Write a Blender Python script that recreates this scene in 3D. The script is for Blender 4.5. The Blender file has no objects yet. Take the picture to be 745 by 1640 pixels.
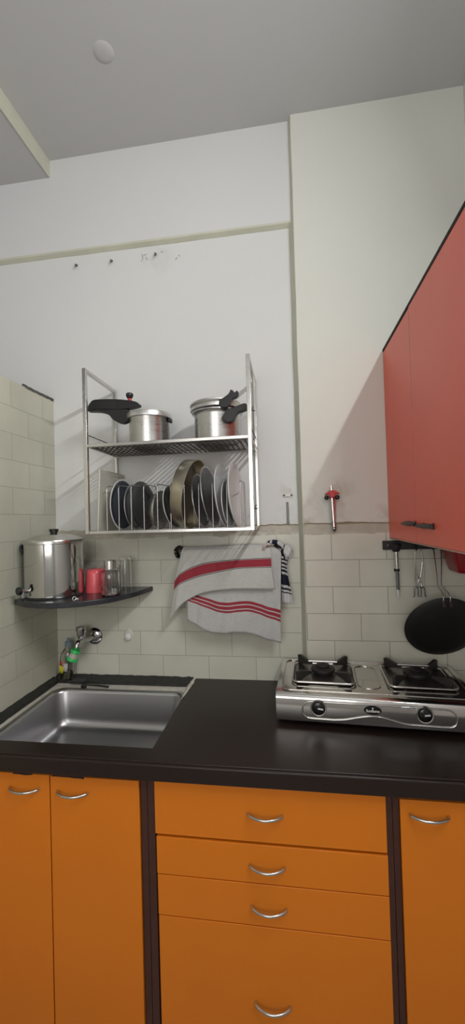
import bpy, bmesh, math, random
from mathutils import Vector, Matrix, noise
random.seed(7)
SC = bpy.context.scene
COL = SC.collection
R = math.radians

# ------------------------------------------------------------------ camera
cam_d = bpy.data.cameras.new('camera')
cam = bpy.data.objects.new('camera', cam_d)
COL.objects.link(cam)
right = Vector((0.98955632, 0.14125362, -0.02873515))
up = Vector((0.03087005, -0.01294561, 0.99943957))
fwd = Vector((-0.14080246, 0.9898888, 0.01717092))
m = Matrix((right, up, -fwd)).transposed().to_4x4()
m.translation = Vector((0, -1.85, 1.62))
cam.matrix_world = m
cam_d.sensor_fit = 'HORIZONTAL'
cam_d.sensor_width = 36.0
cam_d.lens = 642.45 / 745 * 36.0
cam_d.clip_start = 0.02
SC.camera = cam

# ------------------------------------------------------------------ light
world = bpy.data.worlds.new('world')
SC.world = world
world.use_nodes = True
world.node_tree.nodes['Background'].inputs[0].default_value = (0.80, 0.90, 1.0, 1)
world.node_tree.nodes['Background'].inputs[1].default_value = 0.35


def area(name, loc, rot, sx, sy, power, color):
    d = bpy.data.lights.new(name, 'AREA')
    d.shape = 'RECTANGLE'
    d.size, d.size_y = sx, sy
    d.energy = power
    d.color = color
    o = bpy.data.objects.new(name, d)
    COL.objects.link(o)
    o.location = loc
    o.rotation_euler = rot
    return o


# ambient fill light, set before an added window opening behind the camera
area('window_fill', (-0.45, -3.22, 1.90), (R(90), 0, 0), 1.35, 1.35, 19.5, (1.0, 0.95, 0.90))
TUBE_STRENGTH = 64.0
TUBE_COLOR = (0.98, 1.0, 0.99)
# second light at the right wall tube lamp, added to strengthen its direct light
area('tube_lamp_light', (0.724, -1.80, 2.892), Vector((-0.93, 0, -0.36)).to_track_quat('-Z', 'Y').to_euler(), 1.2, 0.024, 21, TUBE_COLOR)

SC.view_settings.view_transform = 'Standard'
SC.view_settings.look = 'None'
SC.view_settings.gamma = 1
SC.view_settings.use_curve_mapping = False
SC.view_settings.exposure = 0.05
SC.cycles.use_denoising = True
SC.cycles.max_bounces = 10
SC.cycles.diffuse_bounces = 5
SC.cycles.glossy_bounces = 5
SC.cycles.transmission_bounces = 8
SC.cycles.sample_clamp_indirect = 3
SC.cycles.caustics_reflective = False
SC.cycles.caustics_refractive = False

# ------------------------------------------------------------------ materials
MATS = {}


def new_mat(name):
    mt = bpy.data.materials.new(name)
    mt.use_nodes = True
    nt = mt.node_tree
    b = nt.nodes['Principled BSDF']
    MATS[name] = mt
    return mt, nt, b


def mat(name, col, rough=0.5, metal=0.0, var=0.0, scale=8.0, bump=0.0, bscale=40.0, rvar=0.0,
        stretch=(1, 1, 1), spec=0.5, coat=0.0, trans=0.0, alpha=1.0, detail=4):
    mt, nt, b = new_mat(name)
    b.inputs['Base Color'].default_value = (*col, 1)
    b.inputs['Roughness'].default_value = rough
    b.inputs['Metallic'].default_value = metal
    b.inputs['Specular IOR Level'].default_value = spec
    b.inputs['Coat Weight'].default_value = coat
    b.inputs['Transmission Weight'].default_value = trans
    geo = nt.nodes.new('ShaderNodeNewGeometry')
    mp = nt.nodes.new('ShaderNodeMapping')
    mp.inputs['Scale'].default_value = stretch
    nt.links.new(geo.outputs['Position'], mp.inputs['Vector'])
    if var > 0 or rvar > 0:
        n = nt.nodes.new('ShaderNodeTexNoise')
        n.inputs['Scale'].default_value = scale
        n.inputs['Detail'].default_value = detail
        nt.links.new(mp.outputs[0], n.inputs['Vector'])
        if var > 0:
            mx = nt.nodes.new('ShaderNodeMix')
            mx.data_type = 'RGBA'
            mx.inputs[6].default_value = (*[max(0, c * (1 - var)) for c in col], 1)
            mx.inputs[7].default_value = (*[min(1, c * (1 + var)) for c in col], 1)
            nt.links.new(n.outputs['Fac'], mx.inputs[0])
            nt.links.new(mx.outputs[2], b.inputs['Base Color'])
        if rvar > 0:
            mr = nt.nodes.new('ShaderNodeMapRange')
            mr.inputs['From Min'].default_value = 0.3
            mr.inputs['From Max'].default_value = 0.7
            mr.inputs['To Min'].default_value = max(0, rough - rvar)
            mr.inputs['To Max'].default_value = min(1, rough + rvar)
            nt.links.new(n.outputs['Fac'], mr.inputs['Value'])
            nt.links.new(mr.outputs[0], b.inputs['Roughness'])
    if bump > 0:
        n2 = nt.nodes.new('ShaderNodeTexNoise')
        n2.inputs['Scale'].default_value = bscale
        n2.inputs['Detail'].default_value = 5
        nt.links.new(mp.outputs[0], n2.inputs['Vector'])
        bp = nt.nodes.new('ShaderNodeBump')
        bp.inputs['Strength'].default_value = bump
        bp.inputs['Distance'].default_value = 0.01
        nt.links.new(n2.outputs['Fac'], bp.inputs['Height'])
        nt.links.new(bp.outputs[0], b.inputs['Normal'])
    return mt


def tile_mat(name, c1, c2, mortar, ax, x0, z0, w, h):
    """glazed wall tile in running bond; ax = world axis along the wall"""
    mt, nt, b = new_mat(name)
    geo = nt.nodes.new('ShaderNodeNewGeometry')
    sp = nt.nodes.new('ShaderNodeSeparateXYZ')
    nt.links.new(geo.outputs['Position'], sp.inputs[0])
    cb = nt.nodes.new('ShaderNodeCombineXYZ')
    a1 = nt.nodes.new('ShaderNodeMath'); a1.operation = 'ADD'; a1.inputs[1].default_value = -x0 + 40 * w
    a2 = nt.nodes.new('ShaderNodeMath'); a2.operation = 'ADD'; a2.inputs[1].default_value = -z0 + 40 * h
    nt.links.new(sp.outputs[ax], a1.inputs[0]); nt.links.new(sp.outputs[2], a2.inputs[0])
    nt.links.new(a1.outputs[0], cb.inputs[0]); nt.links.new(a2.outputs[0], cb.inputs[1])
    br = nt.nodes.new('ShaderNodeTexBrick')
    br.offset = 0.5
    br.inputs['Scale'].default_value = 1
    br.inputs['Brick Width'].default_value = w
    br.inputs['Row Height'].default_value = h
    br.inputs['Mortar Size'].default_value = 0.0012
    br.inputs['Mortar Smooth'].default_value = 0.3
    br.inputs['Color1'].default_value = (*c1, 1)
    br.inputs['Color2'].default_value = (*c2, 1)
    br.inputs['Mortar'].default_value = (*mortar, 1)
    nt.links.new(cb.outputs[0], br.inputs['Vector'])
    n = nt.nodes.new('ShaderNodeTexNoise'); n.inputs['Scale'].default_value = 5; n.inputs['Detail'].default_value = 5
    nt.links.new(geo.outputs['Position'], n.inputs['Vector'])
    mr = nt.nodes.new('ShaderNodeMapRange')
    mr.inputs['From Min'].default_value = 0.3; mr.inputs['From Max'].default_value = 0.7
    mr.inputs['To Min'].default_value = 0.90; mr.inputs['To Max'].default_value = 1.04
    nt.links.new(n.outputs['Fac'], mr.inputs['Value'])
    mx = nt.nodes.new('ShaderNodeMix'); mx.data_type = 'RGBA'; mx.blend_type = 'MULTIPLY'
    mx.inputs[0].default_value = 1
    nt.links.new(br.outputs['Color'], mx.inputs[6]); nt.links.new(mr.outputs[0], mx.inputs[7])
    nt.links.new(mx.outputs[2], b.inputs['Base Color'])
    b.inputs['Roughness'].default_value = 0.30
    bp = nt.nodes.new('ShaderNodeBump'); bp.inputs['Strength'].default_value = 0.35; bp.inputs['Distance'].default_value = 0.002
    bp.invert = True
    nt.links.new(br.outputs['Fac'], bp.inputs['Height'])
    nt.links.new(bp.outputs[0], b.inputs['Normal'])
    return mt


def stripe_mat(name, base, bands, weave=(0.05)):
    """woven cloth whose stripes run along the weave (UV v), bands = [(v0, v1, colour)]"""
    mt, nt, b = new_mat(name)
    uv = nt.nodes.new('ShaderNodeUVMap')
    sp = nt.nodes.new('ShaderNodeSeparateXYZ')
    nt.links.new(uv.outputs[0], sp.inputs[0])
    cur = None
    n = nt.nodes.new('ShaderNodeTexNoise'); n.inputs['Scale'].default_value = 26; n.inputs['Detail'].default_value = 6
    nt.links.new(uv.outputs[0], n.inputs['Vector'])
    mx = nt.nodes.new('ShaderNodeMix'); mx.data_type = 'RGBA'
    mx.inputs[6].default_value = (*[c * 0.86 for c in base], 1)
    mx.inputs[7].default_value = (*[min(1, c * 1.1) for c in base], 1)
    nt.links.new(n.outputs['Fac'], mx.inputs[0])
    cur = mx.outputs[2]
    for v0, v1, c in bands:
        g = nt.nodes.new('ShaderNodeMath'); g.operation = 'GREATER_THAN'; g.inputs[1].default_value = v0
        l = nt.nodes.new('ShaderNodeMath'); l.operation = 'LESS_THAN'; l.inputs[1].default_value = v1
        a = nt.nodes.new('ShaderNodeMath'); a.operation = 'MULTIPLY'
        nt.links.new(sp.outputs[1], g.inputs[0]); nt.links.new(sp.outputs[1], l.inputs[0])
        nt.links.new(g.outputs[0], a.inputs[0]); nt.links.new(l.outputs[0], a.inputs[1])
        k = nt.nodes.new('ShaderNodeMix'); k.data_type = 'RGBA'
        nt.links.new(a.outputs[0], k.inputs[0]); nt.links.new(cur, k.inputs[6])
        k.inputs[7].default_value = (*c, 1)
        cur = k.outputs[2]
    nt.links.new(cur, b.inputs['Base Color'])
    b.inputs['Roughness'].default_value = 0.9
    b.inputs['Specular IOR Level'].default_value = 0.15
    bp = nt.nodes.new('ShaderNodeBump'); bp.inputs['Strength'].default_value = 0.25; bp.inputs['Distance'].default_value = 0.003
    n3 = nt.nodes.new('ShaderNodeTexNoise'); n3.inputs['Scale'].default_value = 60; n3.inputs['Detail'].default_value = 3
    nt.links.new(uv.outputs[0], n3.inputs['Vector'])
    nt.links.new(n3.outputs['Fac'], bp.inputs['Height']); nt.links.new(bp.outputs[0], b.inputs['Normal'])
    return mt


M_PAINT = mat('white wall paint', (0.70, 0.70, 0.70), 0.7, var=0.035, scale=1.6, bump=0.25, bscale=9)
def stained_paint(name, col, spots, stain=(0.36, 0.29, 0.20)):
    mt = mat(name, col, 0.7, var=0.035, scale=1.6, bump=0.25, bscale=9)
    nt = mt.node_tree; b = nt.nodes['Principled BSDF']
    cur = b.inputs['Base Color'].links[0].from_socket
    geo = nt.nodes.new('ShaderNodeNewGeometry')
    n = nt.nodes.new('ShaderNodeTexNoise'); n.inputs['Scale'].default_value = 16; n.inputs['Detail'].default_value = 6
    nt.links.new(geo.outputs['Position'], n.inputs['Vector'])
    for (x, y, z, r, k) in spots:
        d = nt.nodes.new('ShaderNodeVectorMath'); d.operation = 'DISTANCE'; d.inputs[1].default_value = (x, y, z)
        nt.links.new(geo.outputs['Position'], d.inputs[0])
        mr = nt.nodes.new('ShaderNodeMapRange'); mr.inputs['From Min'].default_value = r; mr.inputs['From Max'].default_value = 0
        mr.inputs['To Max'].default_value = k
        nt.links.new(d.outputs['Value'], mr.inputs['Value'])
        m2 = nt.nodes.new('ShaderNodeMapRange'); m2.inputs['From Min'].default_value = 0.42; m2.inputs['From Max'].default_value = 0.62
        nt.links.new(n.outputs['Fac'], m2.inputs['Value'])
        mu = nt.nodes.new('ShaderNodeMath'); mu.operation = 'MULTIPLY'
        nt.links.new(mr.outputs[0], mu.inputs[0]); nt.links.new(m2.outputs[0], mu.inputs[1])
        mx = nt.nodes.new('ShaderNodeMix'); mx.data_type = 'RGBA'
        nt.links.new(mu.outputs[0], mx.inputs[0]); nt.links.new(cur, mx.inputs[6]); mx.inputs[7].default_value = (*stain, 1)
        cur = mx.outputs[2]
    nt.links.new(cur, b.inputs['Base Color'])
    return mt


M_PAINTC = stained_paint('column paint with stains', (0.71, 0.715, 0.655), [(0.22, -0.05, 1.73, 0.08, 0.55), (0.24, -0.05, 1.64, 0.06, 0.4), (0.10, -0.05, 1.68, 0.11, 0.3), (0.40, -0.05, 1.60, 0.08, 0.5), (0.07, -0.05, 1.60, 0.06, 0.6)])
M_PAINTB = stained_paint('back wall paint with stains', (0.71, 0.715, 0.705), [(0.01, 0, 1.75, 0.06, 0.9), (-0.60, 0, 2.89, 0.10, 0.35), (-0.02, 0, 1.63, 0.07, 0.3)], (0.45, 0.43, 0.36))
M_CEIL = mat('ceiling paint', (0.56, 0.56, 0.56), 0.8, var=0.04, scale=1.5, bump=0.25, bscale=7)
M_GREENISH = mat('old greenish wall paint', (0.60, 0.60, 0.49), 0.7, var=0.12, scale=9, bump=0.3, bscale=20)
M_CEMENT = mat('stained cement', (0.52, 0.49, 0.41), 0.85, var=0.18, scale=22, bump=0.6, bscale=50)
M_GRIME = mat('brown grime', (0.30, 0.24, 0.16), 0.85, var=0.3, scale=30, bump=0.3)
M_DARKCEM = mat('dark broken cement', (0.10, 0.10, 0.09), 0.9, var=0.4, scale=50, bump=0.6, bscale=60)
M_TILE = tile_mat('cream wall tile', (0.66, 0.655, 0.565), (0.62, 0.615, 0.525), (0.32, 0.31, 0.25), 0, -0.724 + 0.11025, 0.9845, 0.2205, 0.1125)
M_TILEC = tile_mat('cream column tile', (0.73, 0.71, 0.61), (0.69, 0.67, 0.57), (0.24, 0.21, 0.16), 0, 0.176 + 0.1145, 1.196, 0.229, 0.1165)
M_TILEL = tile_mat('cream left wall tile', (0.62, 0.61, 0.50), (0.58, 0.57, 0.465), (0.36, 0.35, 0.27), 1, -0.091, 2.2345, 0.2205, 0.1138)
M_FLOOR = mat('grey floor tile', (0.35, 0.33, 0.30), 0.4, var=0.2, scale=3)
M_GRANITE = mat('black granite', (0.020, 0.012, 0.010), 0.36, var=0.5, scale=260, rvar=0.04, spec=0.33)
M_GRANEDGE = mat('rough black granite kerb', (0.022, 0.022, 0.021), 0.6, var=0.6, scale=60, bump=0.6, bscale=70)
M_SHELF = mat('grey black granite shelf', (0.028, 0.030, 0.036), 0.25, var=0.6, scale=120)
M_MARBLE = mat('dirty white marble', (0.62, 0.59, 0.52), 0.5, var=0.35, scale=28)
M_ORANGE = mat('orange laminate', (0.72, 0.20, 0.010), 0.42, var=0.05, scale=5, spec=0.4)
M_BROWN = mat('dark brown frame paint', (0.060, 0.020, 0.013), 0.5, var=0.25, scale=30)
M_GAP = mat('dark cabinet inside', (0.012, 0.008, 0.006), 0.8)
M_RED = mat('red laminate', (0.80, 0.125, 0.075), 0.36, var=0.05, scale=4, spec=0.5)
M_REDEDGE = mat('worn brown edge strip', (0.45, 0.27, 0.21), 0.6, var=0.3, scale=60)
M_BLACK = mat('black plastic', (0.010, 0.010, 0.011), 0.42)
M_BLACKGLOSS = mat('glossy black plastic', (0.008, 0.008, 0.009), 0.2)
M_BLACKMET = mat('black painted metal', (0.014, 0.014, 0.015), 0.45)
M_CARVED = mat('black cast handle', (0.010, 0.012, 0.011), 0.35, bump=0.5, bscale=90)
M_STEEL = mat('stainless steel', (0.62, 0.61, 0.59), 0.20, 1.0, rvar=0.06, scale=30)
M_STEELTUBE = mat('steel square tube', (0.62, 0.61, 0.58), 0.26, 1.0, rvar=0.05, scale=12)
M_WIRE = mat('dull steel wire', (0.50, 0.50, 0.49), 0.33, 1.0)
M_GRIDWIRE = mat('grimy shelf wire', (0.14, 0.13, 0.12), 0.5, 0.8)
M_ALU = mat('brushed aluminium', (0.60, 0.60, 0.59), 0.32, 1.0, rvar=0.08, scale=14, stretch=(1, 1, 22))
M_ALURIM = mat('matt aluminium rim', (0.72, 0.71, 0.69), 0.35, 1.0)
M_SINK = mat('brushed sink steel', (0.46, 0.46, 0.47), 0.32, 1.0)
M_STOVE = mat('mirror steel', (0.66, 0.64, 0.61), 0.12, 1.0, rvar=0.04, scale=12)
M_POLISH = mat('polished steel', (0.66, 0.66, 0.64), 0.09, 1.0, rvar=0.03, scale=10)
M_CHROME = mat('old chrome', (0.50, 0.50, 0.50), 0.15, 1.0, rvar=0.05, scale=40)
M_BURNER = mat('sooty burner', (0.035, 0.033, 0.032), 0.55, 0.6)
M_ENAMEL = mat('black enamel', (0.030, 0.027, 0.025), 0.4)
M_SCORCH = mat('scorched steel tray', (0.20, 0.18, 0.165), 0.3, 0.9, var=0.5, scale=20)
M_DARKPLATE = mat('dark steel', (0.24, 0.25, 0.26), 0.26, 1.0)
M_CERAMIC = mat('white melamine', (0.68, 0.68, 0.67), 0.25, var=0.02)
M_BLUEPLATE = mat('deep blue enamel', (0.035, 0.045, 0.07), 0.2)
M_BRASSY = mat('yellowish steel', (0.50, 0.46, 0.37), 0.3, 1.0, var=0.15, scale=12)
M_BOARD = mat('cream plastic board', (0.56, 0.54, 0.47), 0.45, var=0.06, scale=6)
M_CORAL = mat('coral pink plastic', (0.80, 0.11, 0.13), 0.22)
M_GLASS = mat('clear glass', (0.96, 0.98, 0.97), 0.02, trans=1.0)
M_PET = mat('clear bottle plastic', (0.93, 0.94, 0.90), 0.08, trans=1.0)
M_LIQUID = mat('yellow dish liquid', (0.75, 0.62, 0.04), 0.1, trans=0.5)
M_LABELRED = mat('red label', (0.65, 0.03, 0.03), 0.4)
M_LABELYEL = mat('yellow label', (0.78, 0.72, 0.02), 0.4)
M_LABELWHT = mat('white label', (0.75, 0.75, 0.72), 0.4)
M_CAPGREY = mat('blue grey cap', (0.20, 0.27, 0.31), 0.35)
M_GREEN = mat('green plastic', (0.03, 0.52, 0.12), 0.35)
M_DKGREEN = mat('dark green plastic', (0.01, 0.22, 0.05), 0.35)
M_SMOKY = mat('milky plastic', (0.45, 0.45, 0.38), 0.3)
M_REDPLAS = mat('red plastic', (0.55, 0.02, 0.025), 0.3)
M_DKRED = mat('dark red plastic', (0.34, 0.012, 0.016), 0.25)
M_TAWA = mat('black iron griddle', (0.014, 0.013, 0.013), 0.5, 0.2, var=0.3, scale=10)
M_WHITEPL = mat('white plastic', (0.75, 0.75, 0.72), 0.4)
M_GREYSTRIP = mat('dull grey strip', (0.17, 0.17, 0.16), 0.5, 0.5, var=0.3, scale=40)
M_SCOUR = mat('dark scouring wool', (0.05, 0.05, 0.052), 0.8, bump=1.0, bscale=200, var=0.6, scale=100)
M_TUBEEND = mat('lamp fitting', (0.7, 0.7, 0.7), 0.5)
LINEN = (0.53, 0.53, 0.50)
RED = (0.30, 0.04, 0.055)
M_TOWEL = stripe_mat('linen towel with red band', LINEN, [(0.375, 0.39, (0.03, 0.03, 0.04)), (0.40, 0.60, RED), (0.612, 0.627, (0.03, 0.03, 0.04))])
M_TOWEL2 = stripe_mat('linen towel with three red stripes', (0.50, 0.50, 0.49), [(0.395, 0.447, RED), (0.470, 0.540, RED), (0.562, 0.607, RED)])
NAVY = (0.02, 0.022, 0.04)
M_CLOTH = stripe_mat('white cloth with navy stripes', (0.60, 0.60, 0.60),
                     [(0.05, 0.10, NAVY), (0.15, 0.20, NAVY), (0.25, 0.29, NAVY), (0.33, 0.37, NAVY), (0.41, 0.58, NAVY),
                      (0.62, 0.65, NAVY), (0.69, 0.72, NAVY)])
em, nt_, b_ = new_mat('tube light glow')
b_.inputs['Emission Color'].default_value = (*TUBE_COLOR, 1)
b_.inputs['Emission Strength'].default_value = TUBE_STRENGTH
M_GLOW = em


# ------------------------------------------------------------------ mesh helpers
class MB:
    def __init__(s):
        s.v = []; s.f = []; s.uv = None

    def add(s, vs, fs, xf=None):
        o = len(s.v)
        s.v += [tuple(xf @ Vector(p)) if xf else tuple(p) for p in vs]
        s.f += [tuple(i + o for i in f) for f in fs]
        return s

    def box(s, x0, x1, y0, y1, z0, z1, xf=None):
        vs = [(x, y, z) for z in (z0, z1) for y in (y0, y1) for x in (x0, x1)]
        return s.add(vs, [(0, 2, 3, 1), (4, 5, 7, 6), (0, 1, 5, 4), (2, 6, 7, 3), (0, 4, 6, 2), (1, 3, 7, 5)], xf)

    def tube(s, pts, r, n=10, sq=False, closed=False, xf=None):
        pts = [Vector(p) for p in pts]
        N = len(pts)
        if not hasattr(r, '__len__'): r = [r] * N
        vs = []; fs = []
        if sq: n = 4
        prev = None
        for i, p in enumerate(pts):
            if closed: t = (pts[(i + 1) % N] - pts[i - 1])
            elif i == 0: t = pts[1] - p
            elif i == N - 1: t = p - pts[i - 1]
            else: t = (pts[i + 1] - p).normalized() + (p - pts[i - 1]).normalized()
            if t.length < 1e-9: t = Vector((0, 0, 1))
            t.normalize()
            if prev is None:
                a = Vector((0, 0, 1)) if abs(t.z) < 0.9 else Vector((1, 0, 0))
                u = a - t * a.dot(t)
            else:
                u = prev - t * prev.dot(t)
            if u.length < 1e-6: u = t.orthogonal()
            u.normalize(); prev = u
            w = t.cross(u)
            k = 1.0
            if 0 < i < N - 1 and not closed:
                c = (pts[i + 1] - p).normalized().dot(t)
                k = 1.0 / max(0.55, c) if sq else 1.0
            for j in range(n):
                a = 2 * math.pi * (j + (0.5 if sq else 0)) / n
                rr = r[i] * (math.sqrt(2) if sq else 1) * k
                vs.append(p + (u * math.cos(a) + w * math.sin(a)) * rr)
        segs = N if closed else N - 1
        for i in range(segs):
            for j in range(n):
                a = i * n + j; b = i * n + (j + 1) % n
                c = ((i + 1) % N) * n + (j + 1) % n; d = ((i + 1) % N) * n + j
                fs.append((a, b, c, d))
        if not closed:
            fs.append(tuple(range(n))[::-1]); fs.append(tuple((N - 1) * n + j for j in range(n)))
        return s.add([tuple(p) for p in vs], fs, xf)

    def lathe(s, prof, n=48, xf=None, closed=False):
        """prof = [(r, z)] ; axis z"""
        vs = []; fs = []; idx = []
        for r, z in prof:
            if r < 1e-6:
                idx.append([len(vs)]); vs.append((0, 0, z))
            else:
                idx.append(list(range(len(vs), len(vs) + n)))
                vs += [(r * math.cos(2 * math.pi * j / n), r * math.sin(2 * math.pi * j / n), z) for j in range(n)]
        pr = list(range(len(prof)))
        pairs = list(zip(pr[:-1], pr[1:])) + ([(pr[-1], 0)] if closed else [])
        for a, b in pairs:
            A, B = idx[a], idx[b]
            for j in range(n):
                k = (j + 1) % n
                if len(A) == 1 and len(B) == 1: continue
                if len(A) == 1: fs.append((A[0], B[k], B[j]))
                elif len(B) == 1: fs.append((A[j], A[k], B[0]))
                else: fs.append((A[j], A[k], B[k], B[j]))
        return s.add(vs, fs, xf)

    def prism(s, poly, d0, d1, plane='xz', xf=None):
        """poly extruded along the remaining axis between d0 and d1"""
        def P(a, b, d):
            return {'xz': (a, d, b), 'xy': (a, b, d), 'yz': (d, a, b)}[plane]
        n = len(poly)
        vs = [P(a, b, d0) for a, b in poly] + [P(a, b, d1) for a, b in poly]
        fs = [tuple(range(n)), tuple(range(2 * n - 1, n - 1, -1))]
        fs += [(i, i + n, (i + 1) % n + n, (i + 1) % n) for i in range(n)]
        return s.add(vs, fs, xf)

    def loft(s, rings, cap0=True, cap1=True, xf=None):
        n = len(rings[0]); vs = [p for r in rings for p in r]; fs = []
        for i in range(len(rings) - 1):
            for j in range(n):
                fs.append((i * n + j, i * n + (j + 1) % n, (i + 1) * n + (j + 1) % n, (i + 1) * n + j))
        if cap0: fs.append(tuple(range(n))[::-1])
        if cap1: fs.append(tuple((len(rings) - 1) * n + j for j in range(n)))
        return s.add(vs, fs, xf)

    def grid(s, rows, uvs=None):
        """rows of points -> sheet"""
        nr, nc = len(rows), len(rows[0])
        vs = [p for r in rows for p in r]
        fs = [(i * nc + j, (i + 1) * nc + j, (i + 1) * nc + j + 1, i * nc + j + 1) for i in range(nr - 1) for j in range(nc - 1)]
        s.add(vs, fs)
        if uvs: s.uv = [u for r in uvs for u in r]
        return s


def put(name, mb, material, parent=None, off=None, smooth=30, bevel=0.0, subsurf=0, solid=0.0, seg=2):
    """link one mesh object; off = origin in world (defaults to the parent's place or the mesh's own base)"""
    if off is None:
        if parent is not None:
            off = Vector((0, 0, 0)); q = parent
            while q: off += q.location; q = q.parent
        else:
            xs = [p[0] for p in mb.v]; ys = [p[1] for p in mb.v]; zs = [p[2] for p in mb.v]
            off = Vector(((min(xs) + max(xs)) / 2, (min(ys) + max(ys)) / 2, min(zs)))
    off = Vector(off)
    me = bpy.data.meshes.new(name)
    me.from_pydata([tuple(Vector(p) - off) for p in mb.v], [], mb.f)
    bm = bmesh.new(); bm.from_mesh(me)
    bmesh.ops.recalc_face_normals(bm, faces=bm.faces)
    bm.to_mesh(me); bm.free()
    if mb.uv:
        lay = me.uv_layers.new(name='UVMap')
        for lp in me.loops: lay.data[lp.index].uv = mb.uv[lp.vertex_index]
    me.materials.append(material)
    for p in me.polygons: p.use_smooth = True
    me.update()
    try:
        me.set_sharp_from_angle(angle=R(smooth))
    except Exception:
        pass
    o = bpy.data.objects.new(name, me)
    COL.objects.link(o)
    if parent is None: o.location = off
    else: o.parent = parent
    if bevel > 0:
        b = o.modifiers.new('bevel', 'BEVEL'); b.width = bevel; b.segments = seg; b.limit_method = 'ANGLE'; b.angle_limit = R(40)
        b.harden_normals = False
    if solid > 0:
        b = o.modifiers.new('solid', 'SOLIDIFY'); b.thickness = solid; b.offset = 0
    if subsurf:
        b = o.modifiers.new('sub', 'SUBSURF'); b.levels = subsurf; b.render_levels = subsurf
    return o


def thing(name, loc, label, cat, group=None, rz=0.0):
    o = bpy.data.objects.new(name, None)
    o.empty_display_size = 0.05
    COL.objects.link(o)
    o.location = loc; o.rotation_euler = (0, 0, rz)
    o['label'] = label; o['category'] = cat
    if group: o['group'] = group
    return o


def tag(o, label, cat, group=None):
    o['label'] = label; o['category'] = cat
    if group: o['group'] = group
    return o


def struct(name, mb, material, parent=None, **k):
    o = put(name, mb, material, parent, **k)
    o['kind'] = 'structure'
    return o


def axis_to(direction, centre, roll=0.0):
    q = Vector(direction).normalized().to_track_quat('Z', 'Y')
    return Matrix.Translation(Vector(centre)) @ q.to_matrix().to_4x4() @ Matrix.Rotation(roll, 4, 'Z')


def T(x, y, z): return Matrix.Translation((x, y, z))


def smoothline(pts, k=8):
    """Catmull-Rom through the points"""
    P = [Vector(p) for p in pts]
    P = [P[0] * 2 - P[1]] + P + [P[-1] * 2 - P[-2]]
    out = []
    for i in range(1, len(P) - 2):
        for j in range(k):
            t = j / k
            a, b, c, d = P[i - 1], P[i], P[i + 1], P[i + 2]
            out.append(0.5 * ((2 * b) + (c - a) * t + (2 * a - 5 * b + 4 * c - d) * t * t + (3 * b - a - 3 * c + d) * t ** 3))
    out.append(P[-2])
    return out


def rrect(cx, cy, hx, hy, r, z, n=6):
    pts = []
    for k, (sx, sy) in enumerate(((1, 1), (-1, 1), (-1, -1), (1, -1))):
        for j in range(n + 1):
            a = math.pi / 2 * (k + j / n)
            pts.append((cx + sx * (hx - r) + r * math.cos(a), cy + sy * (hy - r) + r * math.sin(a), z))
    return pts


# ================================================================== THE ROOM
XL, XR, ZC = -1.15, 0.785, 3.43
ZK = 0.879                                   # worktop height
struct('floor', MB().box(-2.7, 0.9, -3.4, 0.1, -0.2, -0.1), M_FLOOR)
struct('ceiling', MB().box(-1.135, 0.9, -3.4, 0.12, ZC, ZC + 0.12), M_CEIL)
wb = struct('wall_back', MB().box(-2.7, 0.9, 0, 0.12, -0.1, ZC), M_PAINTB)
struct('wall_right', MB().box(XR, 0.9, -3.4, 0, -0.1, ZC), M_PAINT)
# low ceiling with its drop face, left of the kitchen
sof = MB().box(-2.7, -1.135, -3.4, 0.0, 3.345, ZC)
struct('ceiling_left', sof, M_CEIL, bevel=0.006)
struct('trim_1', MB().box(-1.135, -1.130, -3.4, 0, 3.343, ZC), M_GREENISH)
# upper band of the back wall stands slightly proud, with a painted ledge under it
band = MB()
n = 46
fr = []; bk = []
for i in range(n + 1):
    x = -2.7 + i * (0.05 + 2.7) / n
    dz = 0.004 * noise.noise(Vector((x * 5, 0, 3)))
    fr.append((x, -0.022, 2.962 + dz)); bk.append((x, 0.0, 2.950 + dz))
band.box(-2.7, 0.05, -0.0219, 0.0, 2.967, ZC)
struct('trim_2', band, M_PAINT)
ldg = MB().loft([fr, bk], False, False)
rings = []
for a, b in zip(fr, bk):
    rings.append([a, b, (b[0], 0, 2.975), (a[0], -0.0222, 2.972)])
ldg = MB().loft(rings)
struct('trim_3', ldg, M_GREENISH, bevel=0.002)
# column to the right of the vertical step
XC0, XC1 = 0.041, 0.058
colb = MB()
rings = []
for i in range(40):
    z = ZK + i * (ZC - ZK) / 39
    w = 0.003 * noise.noise(Vector((z * 4, 1, 0)))
    rings.append([(XC0 + w + 0.003, 0, z), (XC1 + w, -0.05, z), (XR, -0.05, z), (XR, 0, z)])
colb.loft(rings)
struct('wall_column', colb, M_PAINTC)
rings = []
for i in range(60):
    z = ZK + i * (ZC - ZK) / 59
    w = 0.003 * noise.noise(Vector((z * 4, 1, 0)))
    t = 0.5 if z > 2.95 else 1.0
    rings.append([(XC0 + w - 0.004 * t, -0.001, z), (XC1 + w - 0.0015, -0.0502, z), (XC1 + w + 0.001, -0.0504, z), (XC1 + w, 0, z)])
struct('trim_4', MB().loft(rings), M_GREENISH)
# tile panels
tb = struct('tile_panel', MB().box(XL, XC0 - 0.001, -0.006, 0, ZK - 0.04, 1.552), M_TILE, parent=wb)
tc = struct('trim_5', MB().box(XC1 + 0.003, XR, -0.057, -0.05, ZK, 1.549), M_TILEC)


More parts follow.
